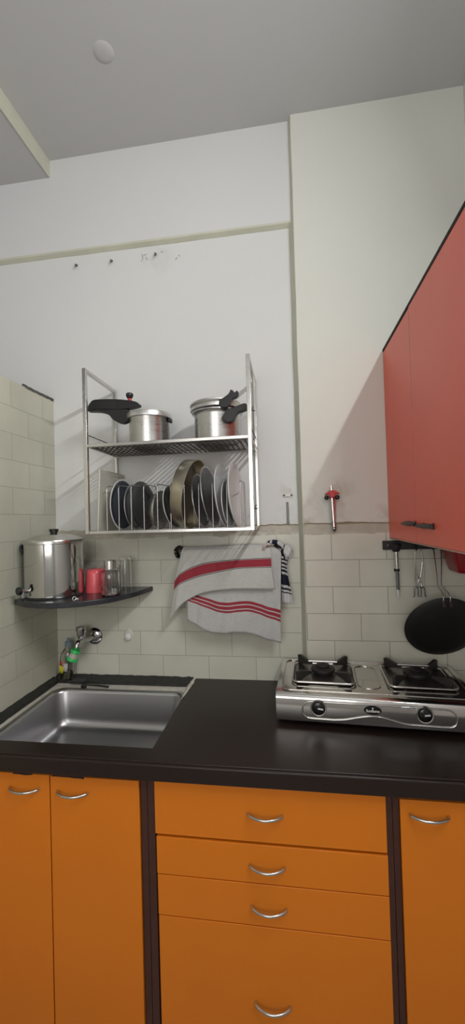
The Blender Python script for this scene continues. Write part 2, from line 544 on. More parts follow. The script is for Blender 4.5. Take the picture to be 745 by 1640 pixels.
def ragged(x0, x1, y, zlo, zhi, depth, seed, amp=0.006, axis='x', step=0.012):
    """uneven band of cement along a wall, wavy edges"""
    nn = max(3, int((x1 - x0) / step)); rings = []
    for i in range(nn + 1):
        x = x0 + (x1 - x0) * i / nn
        a = noise.noise(Vector((x * 6, seed, 0))) * amp + noise.noise(Vector((x * 30, seed, 5))) * amp * 0.5
        b = noise.noise(Vector((x * 6, seed + 9, 0))) * amp + noise.noise(Vector((x * 30, seed + 3, 5))) * amp * 0.4
        d = depth * (0.75 + 0.4 * noise.noise(Vector((x * 14, seed, 8))))
        q = [(y, zlo + b), (y - d, zlo + b + 0.004), (y - d * 0.8, zhi + a - 0.004), (y, zhi + a)]
        rings.append([(x, u, z) if axis == 'x' else (u, x, z) for u, z in q])
    return MB().loft(rings)


cem = struct('cement_edge', ragged(XL, XC0 - 0.001, 0, 1.536, 1.586, 0.0085, 2.0, 0.012), M_CEMENT, parent=wb)
struct('grime_line', ragged(-0.20, XC0, 0, 1.583, 1.588, 0.0092, 2.0, 0.012), M_GRIME, parent=wb)
struct('trim_6', ragged(XC1 + 0.002, 0.43, -0.05, 1.537, 1.588, 0.0095, 5.0, 0.007), M_CEMENT)
struct('trim_7', ragged(XC1 + 0.002, 0.43, -0.05, 1.585, 1.589, 0.0105, 5.0, 0.007), M_GRIME)
# tiled partition on the left, ceiling open above it
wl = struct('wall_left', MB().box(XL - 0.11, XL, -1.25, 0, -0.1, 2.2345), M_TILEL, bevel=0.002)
chip = MB()
rings = []
for i in range(30):
    y = -0.215 + 0.213 * i / 29
    h = 0.010 + 0.009 * noise.noise(Vector((y * 30, 0, 1))) + 0.004
    d = 0.004 * noise.noise(Vector((y * 40, 3, 1)))
    rings.append([(XL - 0.03, y, 2.2345), (XL + 0.0015, y, 2.230 + d), (XL + 0.002, y, 2.2345 + h * 0.6), (XL - 0.012, y, 2.2345 + h)])
chip.loft(rings)
struct('broken_cement_edge', chip, M_DARKCEM, parent=wl)
# walls out of view that close the room
struct('wall_far_left', MB().box(-2.8, -2.7, -3.4, 0.1, 0, ZC), M_PAINT)
wf = MB()
wf.box(-2.7, -1.15, -3.4, -3.3, 0, ZC); wf.box(0.25, XR, -3.4, -3.3, 0, ZC)
wf.box(-1.15, 0.25, -3.4, -3.3, -0.1, 1.2); wf.box(-1.15, 0.25, -3.4, -3.3, 2.6, ZC)
struct('wall_front', wf, M_PAINT)
win = MB()  # unseen window, added as an opening for the ambient fill
for a in ((-1.15, -1.10), (-0.475, -0.425), (0.20, 0.25)): win.box(a[0], a[1], -3.37, -3.33, 1.2, 2.6)
win.box(-1.15, 0.25, -3.37, -3.33, 1.2, 1.25); win.box(-1.15, 0.25, -3.37, -3.33, 2.55, 2.6)
struct('added_window_1', win, M_BROWN)

# tube light high on the right wall, above the wall cabinets
tl = thing('tube_light', (XR, -1.80, 2.86), 'long white tube light mounted high on the right wall', 'lamp')
put('batten', MB().box(XR - 0.03, XR, -2.43, -1.17, 2.90, 2.93), M_TUBEEND, tl, bevel=0.003)
put('tube', MB().tube([(XR - 0.045, -2.40, 2.895), (XR - 0.045, -1.20, 2.895)], 0.012, 8), M_GLOW, tl)

# ================================================================== WORKTOP AND SINK
ct = thing('kitchen_countertop', (-0.18, -0.33, 0.82), 'black granite kitchen worktop running under the stove and around the sink', 'countertop')
SX0, SX1, SY0, SY1 = -1.122, -0.468, -0.578, -0.055    # opening in the granite
sl = MB()
sl.prism([(XL, -0.650), (XR, -0.650), (XR, -0.001), (SX1, -0.001), (SX1, SY0), (XL, SY0)], 0.845, ZK, 'xy')
put('slab', sl, M_GRANITE, ct, bevel=0.003)
put('front_edge', MB().box(XL, XR, -0.659, -0.632, 0.822, ZK - 0.004), M_GRANITE, ct, bevel=0.006, seg=3)
kb = MB()
rings = []
for i in range(60):
    x = XL + (SX1 - XL) * i / 59
    a = 0.004 * noise.noise(Vector((x * 22, 3, 0))) + 0.003 * noise.noise(Vector((x * 60, 3, 0)))
    rings.append([(x, -0.006, 0.846), (x, -0.055 + a * 0.6, 0.846), (x, -0.054 + a * 0.6, 0.874), (x, -0.028, 0.879 + a), (x, -0.006, 0.886 + a)])
kb.loft(rings)
rings = []
for i in range(50):
    y = SY0 + (-0.045 - SY0) * i / 49
    a = 0.003 * noise.noise(Vector((3, y * 22, 0))) + 0.002 * noise.noise(Vector((y * 60, 3, 0)))
    rings.append([(XL, y, 0.846), (SX0 + a, y, 0.846), (SX0 + a, y, 0.874), (XL + 0.012, y, 0.880 + a), (XL, y, 0.886 + a)])
kb.loft(rings)
put('kerb', kb, M_GRANEDGE, ct)['label'] = 'rough black kerb behind the sink'
st = MB()
st.box(SX0, SX1, -0.118, SY1, 0.846, 0.858)
st.box(SX0, -1.086, SY0, -0.117, 0.846, 0.858)
put('sink_surround', st, M_MARBLE, ct)['label'] = 'dirty white marble strip around the sink'
cl = MB()
rings = []
for i in range(24):
    y = -0.20 + 0.195 * i / 23
    a = 0.004 * noise.noise(Vector((y * 40, 1, 0)))
    w = 0.016 * (1 - abs(i - 16) / 26)
    rings.append([(SX1 - w * 0.9 + a, y, 0.862), (SX1 - w + a, y, 0.870), (SX1 + a, y, 0.8815), (SX1 + w * 0.8 + a, y, 0.880), (SX1 + 0.003, y, 0.87)])
cl.loft(rings)
put('sealant_bead', cl, M_MARBLE, ct)['label'] = 'crusty beige sealant beside the sink'

sk = thing('kitchen_sink', (-0.78, -0.35, 0.70), 'rectangular stainless steel sink set in the black worktop', 'sink')
cx, cy = -0.775, -0.352
b = MB()
b.loft([rrect(cx, cy, 0.318, 0.240, 0.055, 0.8590), rrect(cx, cy, 0.318, 0.240, 0.055, 0.8625), rrect(cx, cy, 0.313, 0.235, 0.055, 0.8635),
        rrect(cx, cy, 0.303, 0.226, 0.055, 0.8605), rrect(cx, cy, 0.299, 0.222, 0.055, 0.848),
        rrect(cx, cy, 0.286, 0.210, 0.055, 0.745), rrect(cx, cy, 0.281, 0.205, 0.055, 0.722), rrect(cx, cy, 0.268, 0.192, 0.05, 0.706),
        rrect(cx, cy, 0.245, 0.170, 0.045, 0.700), rrect(cx, cy, 0.06, 0.06, 0.045, 0.696),
        rrect(cx, cy, 0.045, 0.045, 0.04, 0.693)], False, True)
put('basin', b, M_SINK, sk, solid=0.0012, smooth=60)
put('drain', MB().lathe([(0.0, 0.694), (0.012, 0.694), (0.02, 0.697), (0.036, 0.698), (0.040, 0.695)], 32, T(cx, cy, 0.001)), M_CHROME, sk)

# ================================================================== BASE CABINETS


def bow_handle(x, z, y, parent, w=0.052, proj=0.028):
    pts = [(x - w, y, z), (x - w + 0.002, y - 0.008, z)]
    pts += [(x - w + 0.004 + (2 * w - 0.008) * t, y - 0.010 - (proj - 0.010) * math.sin(math.pi * t) ** 0.8, z) for t in [i / 12 for i in range(13)]]
    pts += [(x + w - 0.002, y - 0.008, z), (x + w, y, z)]
    o = put('handle', MB().tube(pts, 0.0044, 10), M_STEELTUBE, parent, smooth=60)
    o['label'] = 'bow-shaped steel handle'
    return o


def base_cab(x0, x1, label, fronts, stile_l=0.0, stile_r=0.0):
    t = thing('base_cabinet', ((x0 + x1) / 2, -0.31, -0.1), label, 'cabinet')
    bd = MB()
    for xa, xb in ((x0 + 0.0006, x0 + 0.018), (x1 - 0.018, x1 - 0.0006)):
        bd.box(xa, xb, -0.612, -0.001, -0.06, 0.818)
    bd.box(x0 + 0.018, x1 - 0.018, -0.612, -0.001, -0.06, -0.04)
    bd.box(x0 + 0.018, x1 - 0.018, -0.02, -0.001, -0.04, 0.818)
    bd.box(x0 + 0.018, x1 - 0.018, -0.612, -0.60, -0.04, 0.66 if 'sink' in label else 0.818)
    bd.box(x0 + 0.0006, x1 - 0.0006, -0.56, -0.02, -0.1, -0.06)
    put('carcass', bd, M_GAP, t)
    fm = MB()
    if stile_l: fm.box(x0 + 0.0006, x0 + stile_l, -0.624, -0.6125, -0.05, 0.821)
    if stile_r: fm.box(x1 - stile_r, x1 - 0.0006, -0.624, -0.6125, -0.05, 0.821)
    fm.box(x0 + stile_l, x1 - stile_r, -0.616, -0.6125, 0.808, 0.821)
    put('frame', fm, M_BROWN, t, bevel=0.001)
    for kind, a, b_, c, d, hx, hz in fronts:
        p = put(kind, MB().box(a, b_, -0.631, -0.6130, c, d), M_ORANGE, t, bevel=0.0012)
        if hx is not None: bow_handle(hx, hz, -0.631, p)
    return t


bc_ = base_cab(XL, -0.472, 'orange two-door base cabinet under the sink at far left',
         [('door', XL + 0.006, -0.8015, -0.045, 0.803, -0.889, 0.758), ('door', -0.7975, -0.4965, -0.045, 0.803, -0.72, 0.756)], 0.0, 0.022)
put('paint_smear', ragged(-0.792, -0.68, -0.6313, 0.798, 0.808, 0.0008, 11.0, 0.008, step=0.004), M_GAP, bc_)['label'] = 'ragged black paint smear along the door top'
put('paint_smear', ragged(-0.93, -0.86, -0.6313, 0.802, 0.808, 0.0008, 14.0, 0.005, step=0.004), M_GAP, bc_)
base_cab(-0.472, 0.268, 'orange base cabinet with four stacked drawers in the middle',
         [('drawer', -0.446, 0.249, 0.645, 0.806, -0.101, 0.730), ('drawer', -0.443, 0.250, 0.523, 0.636, -0.099, 0.577),
          ('drawer', -0.442, 0.250, 0.3975, 0.5195, -0.097, 0.455), ('drawer', -0.441, 0.250, -0.045, 0.394, -0.094, 0.172)], 0.024, 0.018)
base_cab(0.268, XR, 'orange single-door base cabinet at far right below the stove',
         [('door', 0.288, XR - 0.004, -0.045, 0.801, 0.366, 0.762)], 0.018, 0.0)

# ================================================================== RED WALL CABINETS


def carved_handle(y0, y1, z, parent):
    L = y1 - y0
    prof = [(0.0, 0.002), (0.08, 0.006), (0.2, 0.008), (0.35, 0.010), (0.5, 0.0115), (0.62, 0.009), (0.72, 0.008), (0.80, 0.010), (0.86, 0.006),
            (0.92, 0.009), (0.97, 0.012), (1.0, 0.011)]
    rings = []
    for t, h in prof:
        y = y1 - L * t
        k = 0.004 + 0.5 * h
        rings.append([(0.4185, y, z - h * 0.7), (0.4185 - k, y, z - h * 0.45), (0.4185 - k * 1.3, y, z), (0.4185 - k, y, z + h * 0.6), (0.4185, y, z + h)])
    put('handle', MB().loft(rings), M_CARVED, parent)['label'] = 'black carved bar handle'


def wall_cab(y0, y1, label, doors, drop=0.0):
    t = thing('wall_cabinet', (0.61, (y0 + y1) / 2, 1.52), label, 'cabinet')
    put('carcass', MB().box(0.4390, XR - 0.001, y0 + 0.0006, y1 - 0.0006, 1.525, 2.324), M_BLACKMET, t)
    put('top_edge', MB().box(0.419, 0.4385, y0 + 0.0006, y1 - 0.0006, 2.322, 2.333), M_GAP, t)
    put('bottom_edge', MB().box(0.4205, 0.4385, y0 + 0.0006, y1 - 0.0006, 1.517, 1.5215), M_REDEDGE, t)
    put('door_edge_strip', MB().box(0.4196, 0.430, -0.4270, -0.4260, 1.95, 2.318), M_REDEDGE, t)['label'] = 'pale worn strip between the doors'
    for a, b_, z1, h in doors:
        d = put('door', MB().box(0.4200, 0.4385, a, b_, 1.522, z1), M_RED, t, bevel=0.001)
        if h: carved_handle(h[0], h[1], h[2], d)
    return t


wall_cab(-0.905, -0.051, 'glossy red two-door wall cabinet above the stove beside the back wall',
         [(-0.4255, -0.0525, 2.318, (-0.430, -0.262, 1.584)), (-0.9035, -0.4275, 2.3215, (-0.600, -0.4285, 1.579))])

# ================================================================== DISH RACK
RX0, RX1, RY0, RY1, RZ0, RZ1, RM = -0.823, -0.143, -0.300, -0.010, 1.580, 2.254, 1.938
dr = thing('dish_rack', (-0.483, -0.155, 1.574), 'two-tier steel wall rack holding pressure cookers above and plates below', 'rack')
s = 0.0062
sf = MB()
for x in (RX0, RX1):
    sf.box(x - 0.0078, x + 0.0078, RY0 - 0.0078, RY0 + 0.0078, RZ0 - 0.006, RZ1 + 0.006)
    sf.box(x - 0.0072, x + 0.0072, RY0 + 0.0078, RY1 - 0.0062, RZ1 - 0.009, RZ1 + 0.0055)
    sf.box(x - 0.0062, x + 0.0062, RY1 - 0.0062, RY1 + 0.0062, RZ0 - 0.006, RZ1 + 0.0055)
    sf.tube([(x, RY0, RZ0), (x, RY1, RZ0)], s, sq=True)
    sf.tube([(x, RY0, RM), (x, RY1, RM)], s * 0.8, sq=True)
for z in (RZ0, RM):
    sf.tube([(RX0, RY0, z), (RX1, RY0, z)], s, sq=True)
    sf.tube([(RX0, RY1, z), (RX1, RY1, z)], s * 0.8, sq=True)
put('frame', sf, M_STEELTUBE, dr, smooth=20, bevel=0.0012)
gw = MB()
k = 0
x = RX0 + 0.018
while x < RX1 - 0.01:
    gw.tube([(x, RY0, RM + 0.002), (x, RY1, RM + 0.002)], 0.0036, 6); x += 0.0235
for y in (-0.27, -0.235, -0.20, -0.165, -0.13, -0.095, -0.06, -0.03):
    gw.tube([(RX0, y, RM - 0.0022), (RX1, y, RM - 0.0022)], 0.0021, 6)
put('shelf_grid', gw, M_GRIDWIRE, dr)
bw = MB()
for y in (-0.27, -0.20, -0.11, -0.05):
    bw.tube([(RX0, y, RZ0), (RX1, y, RZ0)], 0.0022, 6)
for i in range(18):
    x = RX0 + 0.03 + i * 0.0368
    bw.tube([(x, RY0, RZ0 - 0.003), (x, RY1, RZ0 - 0.003)], 0.0016, 6)
put('bottom_grid', bw, M_WIRE, dr)
for i, x in enumerate((-0.751, -0.699, -0.645, -0.591, -0.533, -0.477, -0.420, -0.360, -0.304, -0.246, -0.192)):
    zt = 1.772
    pts = [(x, -0.272, RZ0), (x, -0.272, zt - 0.016), (x, -0.268, zt - 0.006), (x, -0.258, zt), (x, -0.124, zt + 0.004), (x, -0.114, zt - 0.004),
           (x, -0.110, zt - 0.014), (x, -0.110, RZ0)]
    o = put('plate_divider', MB().tube(pts, 0.0022, 8), M_WIRE, dr, smooth=60)
gr = MB()
for x in (RX0, RX1):
    gr.tube([(x, RY0, RM + 0.048), (x, RY1, RM + 0.048)], 0.0022, 6)
gr.tube([(RX0, RY1, RM + 0.048), (RX1, RY1, RM + 0.048)], 0.0022, 6)
put('guard_wire', gr, M_GRIDWIRE, dr)
for z in (2.115, 1.665):
    hk = MB()
    hk.tube([(RX1 - 0.0, RY1 - 0.004, z), (RX1 - 0.03, RY1 - 0.05, z - 0.002)], 0.0022, 6)
    hk.tube([(RX1 - 0.012, RY1 - 0.02, z - 0.004), (RX1 - 0.010, RY1 - 0.022, z + 0.012), (RX1 - 0.004, RY1 - 0.024, z + 0.016)], 0.002, 6)
    put('hook', hk, M_GRIDWIRE, dr)

# ------------------------------------------------------------------ pressure cookers
SZ = RM + 0.006 + 0.0002                     # top of the shelf
c1 = thing('pressure_cooker', (-0.602, -0.15, SZ), 'closed aluminium pressure cooker with long black handle, on the left of the top rack', 'pressure cooker')
put('pot', MB().lathe([(0, 0), (0.080, 0), (0.086, 0.005), (0.0875, 0.012), (0.0875, 0.118), (0.092, 0.126), (0.092, 0.130), (0.085, 0.130), (0.084, 0.012), (0, 0.004)], 64, T(-0.602, -0.15, SZ)),
    M_ALU, c1, smooth=40)
put('lid', MB().lathe([(0.0935, 0.122), (0.098, 0.124), (0.0985, 0.140), (0.0965, 0.146), (0.088, 0.149), (0.080, 0.1485), (0.05, 0.155), (0, 0.158)], 64, T(-0.602, -0.15, SZ)),
    M_ALURIM, c1, smooth=40)


def slab_handle(name, poly, y0, y1, parent, material=M_BLACK, bev=0.009, label=None):
    o = put(name, MB().prism([(p.x, p.y) for p in smoothline([(a, b, 0) for a, b in poly] + [(poly[0][0], poly[0][1], 0)], 5)[:-1]], y0, y1), material, parent,
            bevel=bev, seg=4, smooth=50)
    if label: o['label'] = label
    return o


slab_handle('lid_handle', [(-0.866, 2.113), (-0.862, 2.128), (-0.850, 2.147), (-0.834, 2.158), (-0.800, 2.1585), (-0.750, 2.156), (-0.700, 2.150), (-0.650, 2.140), (-0.628, 2.127),
                           (-0.64, 2.116), (-0.700, 2.108), (-0.760, 2.112), (-0.815, 2.116)], -0.206, -0.170, c1)
slab_handle('pot_handle', [(-0.865, 2.111), (-0.83, 2.116), (-0.775, 2.1125), (-0.72, 2.109), (-0.680, 2.106), (-0.679, 2.097), (-0.668, 2.092), (-0.669, 2.075), (-0.678, 2.060), (-0.702, 2.049),
                           (-0.727, 2.054), (-0.749, 2.068), (-0.764, 2.086), (-0.782, 2.097), (-0.814, 2.106)], -0.204, -0.172, c1, bev=0.006)
put('side_lug', MB().box(-0.512, -0.500, -0.168, -0.135, 2.050, 2.068), M_BLACK, c1, bevel=0.003)
put('valve', MB().lathe([(0, 0), (0.009, 0), (0.009, 0.006), (0.006, 0.008), (0.006, 0.012), (0, 0.012)], 20, T(-0.675, -0.188, 2.147)), M_REDPLAS, c1)['label'] = 'red valve collar'
put('weight', MB().lathe([(0, 0.011), (0.012, 0.012), (0.014, 0.018), (0.016, 0.021), (0.016, 0.030), (0.012, 0.034), (0, 0.035)], 24, T(-0.675, -0.188, 2.147)), M_BLACK, c1)

c2 = thing('pressure_cooker', (-0.295, -0.155, SZ), 'open aluminium pressure cooker with two short black handles, on the right of the top rack', 'pressure cooker')
put('pot', MB().lathe([(0, 0), (0.088, 0), (0.096, 0.006), (0.0985, 0.014), (0.0985, 0.112), (0.101, 0.120), (0.1085, 0.126), (0.1085, 0.131), (0.103, 0.131), (0.096, 0.118), (0.096, 0.012), (0, 0.004)],
                      64, T(-0.295, -0.155, SZ)), M_ALU, c2, smooth=40)
put('lid', MB().lathe([(0.090, 0.134), (0.103, 0.136), (0.1085, 0.140), (0.108, 0.150), (0.102, 0.153), (0.107, 0.157), (0.110, 0.163), (0.108, 0.170), (0.098, 0.174), (0.08, 0.166), (0, 0.160)],
                      64, T(-0.299, -0.152, SZ) @ Matrix.Rotation(R(-1.5), 4, 'Y')), M_ALURIM, c2, smooth=40)
slab_handle('pot_handle', [(-0.258, 2.029), (-0.252, 2.019), (-0.237, 2.008), (-0.222, 2.008), (-0.209, 2.016), (-0.200, 2.034), (-0.188, 2.045), (-0.157, 2.054), (-0.154, 2.066), (-0.158, 2.077), (-0.171, 2.078),
                           (-0.194, 2.071), (-0.220, 2.063), (-0.241, 2.056), (-0.248, 2.041)], -0.270, -0.240, c2, bev=0.007)
slab_handle('lid_handle', [(-0.267, 2.098), (-0.266, 2.080), (-0.258, 2.071), (-0.238, 2.070), (-0.225, 2.080), (-0.219, 2.094), (-0.211, 2.104), (-0.195, 2.111), (-0.188, 2.125), (-0.194, 2.133), (-0.204, 2.127),
                           (-0.210, 2.135), (-0.219, 2.139), (-0.228, 2.124), (-0.246, 2.111)], -0.264, -0.238, c2, bev=0.006)

# ------------------------------------------------------------------ plates in the rack
FZ = RZ0 + 0.0025


def dish(name, label, xb, lean, diam, material, yaw=10, yc=-0.165, kind='plate', depth=0.020, flip=False, cat='plate', group=None, rim=None, well=None):
    """lean in degrees, + = top leans right"""
    Rr = diam / 2
    if kind == 'plate':
        prof = [(0, 0), (0.60 * Rr, 0), (0.72 * Rr, depth * 0.35), (0.98 * Rr, depth), (Rr, depth + 0.001), (Rr, depth + 0.004), (0.97 * Rr, depth + 0.004),
                (0.70 * Rr, depth * 0.35 + 0.003), (0.58 * Rr, 0.003), (0, 0.003)]
    elif kind == 'tray':
        prof = [(0, 0), (0.93 * Rr, 0), (0.96 * Rr, 0.004), (0.985 * Rr, depth), (Rr, depth + 0.001), (Rr, depth + 0.004), (0.97 * Rr, depth + 0.003), (0.945 * Rr, 0.006), (0.92 * Rr, 0.002), (0, 0.002)]
    else:
        prof = [(0, 0), (0.45 * Rr, 0), (0.75 * Rr, depth * 0.25), (0.95 * Rr, depth * 0.75), (Rr, depth), (Rr, depth + 0.003), (0.96 * Rr, depth), (0.72 * Rr, depth * 0.25 + 0.003), (0.43 * Rr, 0.002), (0, 0.002)]
    L = R(lean)
    nrm = Vector((math.cos(R(yaw)) * math.cos(L), -math.sin(R(yaw)) * math.cos(L), -math.sin(L)))
    upv = Vector((math.cos(R(yaw)) * math.sin(L), -math.sin(R(yaw)) * math.sin(L), math.cos(L)))
    c = Vector((xb, yc, FZ)) + upv * (Rr + 0.0005)
    if lean > 0: c += Vector((0, 0, abs(math.sin(L)) * (depth + 0.004)))
    xf = axis_to(nrm, c)
    if well is None and rim is None:
        o = put(name, MB().lathe(prof, 72, xf), material, smooth=50)
        tag(o, label, cat, group)
        return o
    t = thing(name, (xb, yc, FZ), label, cat, group)
    put('plate_body', MB().lathe(prof, 72, xf), material, t, smooth=50)
    if well:
        put('well', MB().lathe([(0.56 * Rr, 0.0034), (0.70 * Rr, depth * 0.35 + 0.0036), (0.93 * Rr, depth * 0.9 + 0.0038), (0.93 * Rr, depth * 0.9 + 0.0044), (0.70 * Rr, depth * 0.35 + 0.0042), (0.56 * Rr, 0.004), (0, 0.004), (0, 0.0034)], 72, xf), well, t, smooth=50)['label'] = 'dark inner face of plate'
    return t


bd = MB()
bd.box(-0.004, 0.004, -0.125, 0.125, 0, 0.262)
o = put('cutting_board', MB().add(bd.v, bd.f, T(-0.795, -0.148, FZ + 0.0008) @ Matrix.Rotation(R(3), 4, 'Y') @ Matrix.Rotation(R(0), 4, 'Z')), M_BOARD, bevel=0.003)
tag(o, 'flat cream board standing at the left end of the lower rack', 'board')
G = 'plates and dishes standing in the lower rack'
dish('dinner_plate', 'white-rimmed plate with dark blue face, first plate right of the cream board', -0.748, 1, 0.226, M_CERAMIC, yaw=5, well=M_BLUEPLATE)
dish('steel_plate', 'thin steel plate standing second from the left end of the rack', -0.688, -3, 0.200, M_ALURIM, yaw=4, well=M_DARKPLATE)
dish('steel_plate', 'dark grey steel plate with taller rounded top, third from the left', -0.636, -5, 0.212, M_DARKPLATE, yaw=10, depth=0.012)
dish('steel_bowl', 'small deep steel bowl on edge, fourth dish from the left', -0.602, 3, 0.168, M_ALU, yaw=6, kind='bowl', depth=0.045, cat='bowl')
dish('steel_plate', 'small pale-rimmed plate left of the big deep steel tray', -0.505, -9, 0.190, M_CERAMIC, yaw=8, well=M_DARKPLATE)
dish('steel_tray', 'largest deep steel tray, leaning right and taller than every plate', -0.476, 10, 0.298, M_BRASSY, yaw=7, kind='tray', depth=0.052, cat='tray')
dish('steel_plate', 'steel plate standing partly inside the big leaning tray', -0.375, -7, 0.235, M_ALURIM, yaw=5, well=M_DARKPLATE, depth=0.014)
dish('steel_plate', 'grey steel plate just right of the big leaning tray', -0.330, -8, 0.268, M_ALURIM, yaw=5, depth=0.016, well=M_DARKPLATE)
dish('dinner_plate', 'white plate second from the right end of the rack', -0.284, -5, 0.270, M_CERAMIC, yaw=6)
dish('steel_plate', 'smaller dark plate held between the two rightmost white plates', -0.262, -4, 0.205, M_CERAMIC, yaw=7, well=M_BLUEPLATE, depth=0.012)
dish('dinner_plate', 'white plate at the right end of the rack', -0.232, -4, 0.272, M_CERAMIC, yaw=6)

# ================================================================== CORNER SHELF AND WHAT STANDS ON IT
ZS = 1.310
edge = smoothline([(-1.15, -0.316, 0), (-1.08, -0.362, 0), (-0.995, -0.388, 0), (-0.90, -0.382, 0), (-0.82, -0.345, 0), (-0.745, -0.280, 0), (-0.695, -0.180, 0), (-0.668, -0.08, 0), (-0.655, -0.0065, 0)], 6)
poly = [(p.x, p.y) for p in edge] + [(XL + 0.0005, -0.0065)]
poly[0] = (XL + 0.0005, poly[0][1])
o = put('corner_shelf', MB().prism(poly, ZS - 0.022, ZS, 'xy'), M_SHELF, bevel=0.003, seg=2)
tag(o, 'curved dark granite corner shelf fixed where the two tiled walls meet', 'shelf')

wf_ = thing('water_container', (-1.022, -0.225, ZS), 'tall stainless steel water container with lid and tap on the corner shelf', 'container')
X0, Y0 = -1.022, -0.225
put('body', MB().lathe([(0, 0.0), (0.116, 0.0), (0.119, 0.004), (0.120, 0.012), (0.120, 0.235), (0.117, 0.235), (0.117, 0.012), (0, 0.006)], 80, T(X0, Y0, ZS)), M_POLISH, wf_, smooth=40)
put('lid', MB().lathe([(0.1215, 0.226), (0.1255, 0.228), (0.126, 0.238), (0.124, 0.243), (0.075, 0.262), (0.070, 0.264), (0.03, 0.266), (0, 0.266)], 80, T(X0, Y0, ZS)), M_STEEL, wf_, smooth=30)
put('lid_knob', MB().lathe([(0, 0.266), (0.013, 0.266), (0.014, 0.270), (0.019, 0.282), (0.020, 0.288), (0, 0.289)], 28, T(X0, Y0, ZS)), M_BLACK, wf_)
tp = put('tap', MB().tube([(-1.073, -0.330, 1.347), (-1.088, -0.350, 1.351)], 0.008, 12).tube([(-1.086, -0.347, 1.358), (-1.086, -0.347, 1.322)], 0.007, 12), M_CHROME, wf_)
put('tap_knob', MB().lathe([(0, 0), (0.012, 0), (0.0165, 0.004), (0.0165, 0.014), (0.012, 0.018), (0, 0.018)], 20, axis_to((-0.6, -1, 0), (-1.0895, -0.353, 1.352))), M_BLACK, tp)
put('side_handle', MB().tube(smoothline([(X0 - 0.118, Y0 - 0.02, ZS + 0.225), (X0 - 0.124, Y0 - 0.045, ZS + 0.215), (X0 - 0.118, Y0 - 0.05, ZS + 0.195), (X0 - 0.112, Y0 - 0.05, ZS + 0.19)], 4), 0.006, 8), M_BLACK, wf_)

o = put('mug', MB().lathe([(0.043, 0), (0.0465, 0.0005), (0.0465, 0.004), (0.0455, 0.03), (0.0435, 0.075), (0.041, 0.092), (0.036, 0.101), (0.029, 0.103), (0.0, 0.1025), (0.0, 0.099), (0.034, 0.098), (0.040, 0.075), (0.0435, 0.004)],
                         48, T(-0.874, -0.142, ZS), closed=False), M_CORAL, smooth=50)
tag(o, 'coral pink mug turned upside down beside the steel container', 'mug')


def tumbler(x, y, r, h, label):
    o = put('glass_tumbler', MB().lathe([(r, 0), (r, 0.002), (r * 0.88, h - 0.010), (r * 0.85, h - 0.002), (r * 0.80, h), (0, h), (0, h - 0.008), (r * 0.78, h - 0.010), (r * 0.80, h - 0.018), (r - 0.0022, 0.002), (r - 0.0022, 0)],
                                   40, T(x, y, ZS), closed=True), M_GLASS, smooth=50)
    tag(o, label, 'glass', 'upturned clear glass tumblers on the corner shelf')


tumbler(-0.752, -0.098, 0.027, 0.150, 'taller upturned clear glass tumbler, rightmost thing on the corner shelf')
tumbler(-0.766, -0.165, 0.026, 0.120, 'shorter upturned clear glass tumbler between steel-capped jar and taller tumbler')
jr = thing('shaker_jar', (-0.765, -0.225, ZS), 'clear ribbed glass jar with steel screw cap beside the pink mug', 'jar')
jb = MB()
prof = [(0, 0), (0.034, 0), (0.038, 0.004), (0.039, 0.03), (0.037, 0.07), (0.038, 0.088), (0.034, 0.098), (0.026, 0.104), (0.0235, 0.108), (0.0235, 0.122),
        (0.021, 0.122), (0.021, 0.106), (0.031, 0.096), (0.0345, 0.086), (0.0335, 0.07), (0.0355, 0.03), (0.034, 0.008), (0, 0.006)]
n = 64; vs = []
jb.lathe(prof, n, None)
vv = []
for (x, y, z) in jb.v:
    r = math.hypot(x, y)
    if r > 0.0365 and 0.01 < z < 0.085:
        a = math.atan2(y, x); k = 1 + 0.035 * math.cos(a * 12 + z * 80)
        x *= k; y *= k
    vv.append((x - 0.765, y - 0.225, z + ZS))
jb.v = vv
put('jar_body', jb, M_GLASS, jr, smooth=60)
put('cap', MB().lathe([(0, 0.150), (0.023, 0.150), (0.026, 0.147), (0.0265, 0.112), (0.025, 0.112), (0.025, 0.145), (0, 0.147)], 36, T(-0.765, -0.225, ZS)), M_STEEL, jr, smooth=40)
rg = thing('metal_trinket', (-0.868, -0.338, ZS), 'tiny pale metal trinket lying near the front edge of the corner shelf', 'trinket')
put('ring', MB().tube([(-0.868 + 0.007 * math.cos(a), -0.338 + 0.003 * math.sin(a), ZS + 0.0085 + 0.007 * math.sin(a)) for a in [i * math.pi / 8 for i in range(16)]], 0.0016, 8, closed=True), M_ALURIM, rg)
put('stud', MB().lathe([(0, 0), (0.006, 0.001), (0.007, 0.005), (0.004, 0.009), (0, 0.010)], 16, T(-0.857, -0.334, ZS)), M_ALURIM, rg)

# ================================================================== TAP, FILTER, BOTTLE
ta = thing('wall_tap', (-0.959, -0.006, 1.07), 'chrome wall tap with round flange above the sink corner', 'tap')
put('flange', MB().lathe([(0, 0.012), (0.018, 0.014), (0.030, 0.009), (0.039, 0.003), (0.041, 0.0), (0, 0)], 40, axis_to((0, -1, 0), (-0.958, -0.006, 1.07))), M_CHROME, ta, smooth=50)
put('body', MB().tube(smoothline([(-0.958, -0.015, 1.07), (-0.965, -0.05, 1.07), (-0.980, -0.085, 1.072), (-0.985, -0.11, 1.068), (-0.987, -0.118, 1.050), (-0.987, -0.118, 1.036)], 5), 0.0125, 16), M_CHROME, ta, smooth=60)
put('tap_handle', MB().lathe([(0, 0), (0.012, 0), (0.015, 0.006), (0.019, 0.016), (0.0245, 0.052), (0.0235, 0.058), (0.015, 0.061), (0, 0.060)], 14, T(-0.982, -0.085, 1.078)), M_CHROME, ta, smooth=20)
fl = thing('tap_filter', (-0.987, -0.118, 0.955), 'small green and clear water filter hanging from the chrome tap', 'filter')
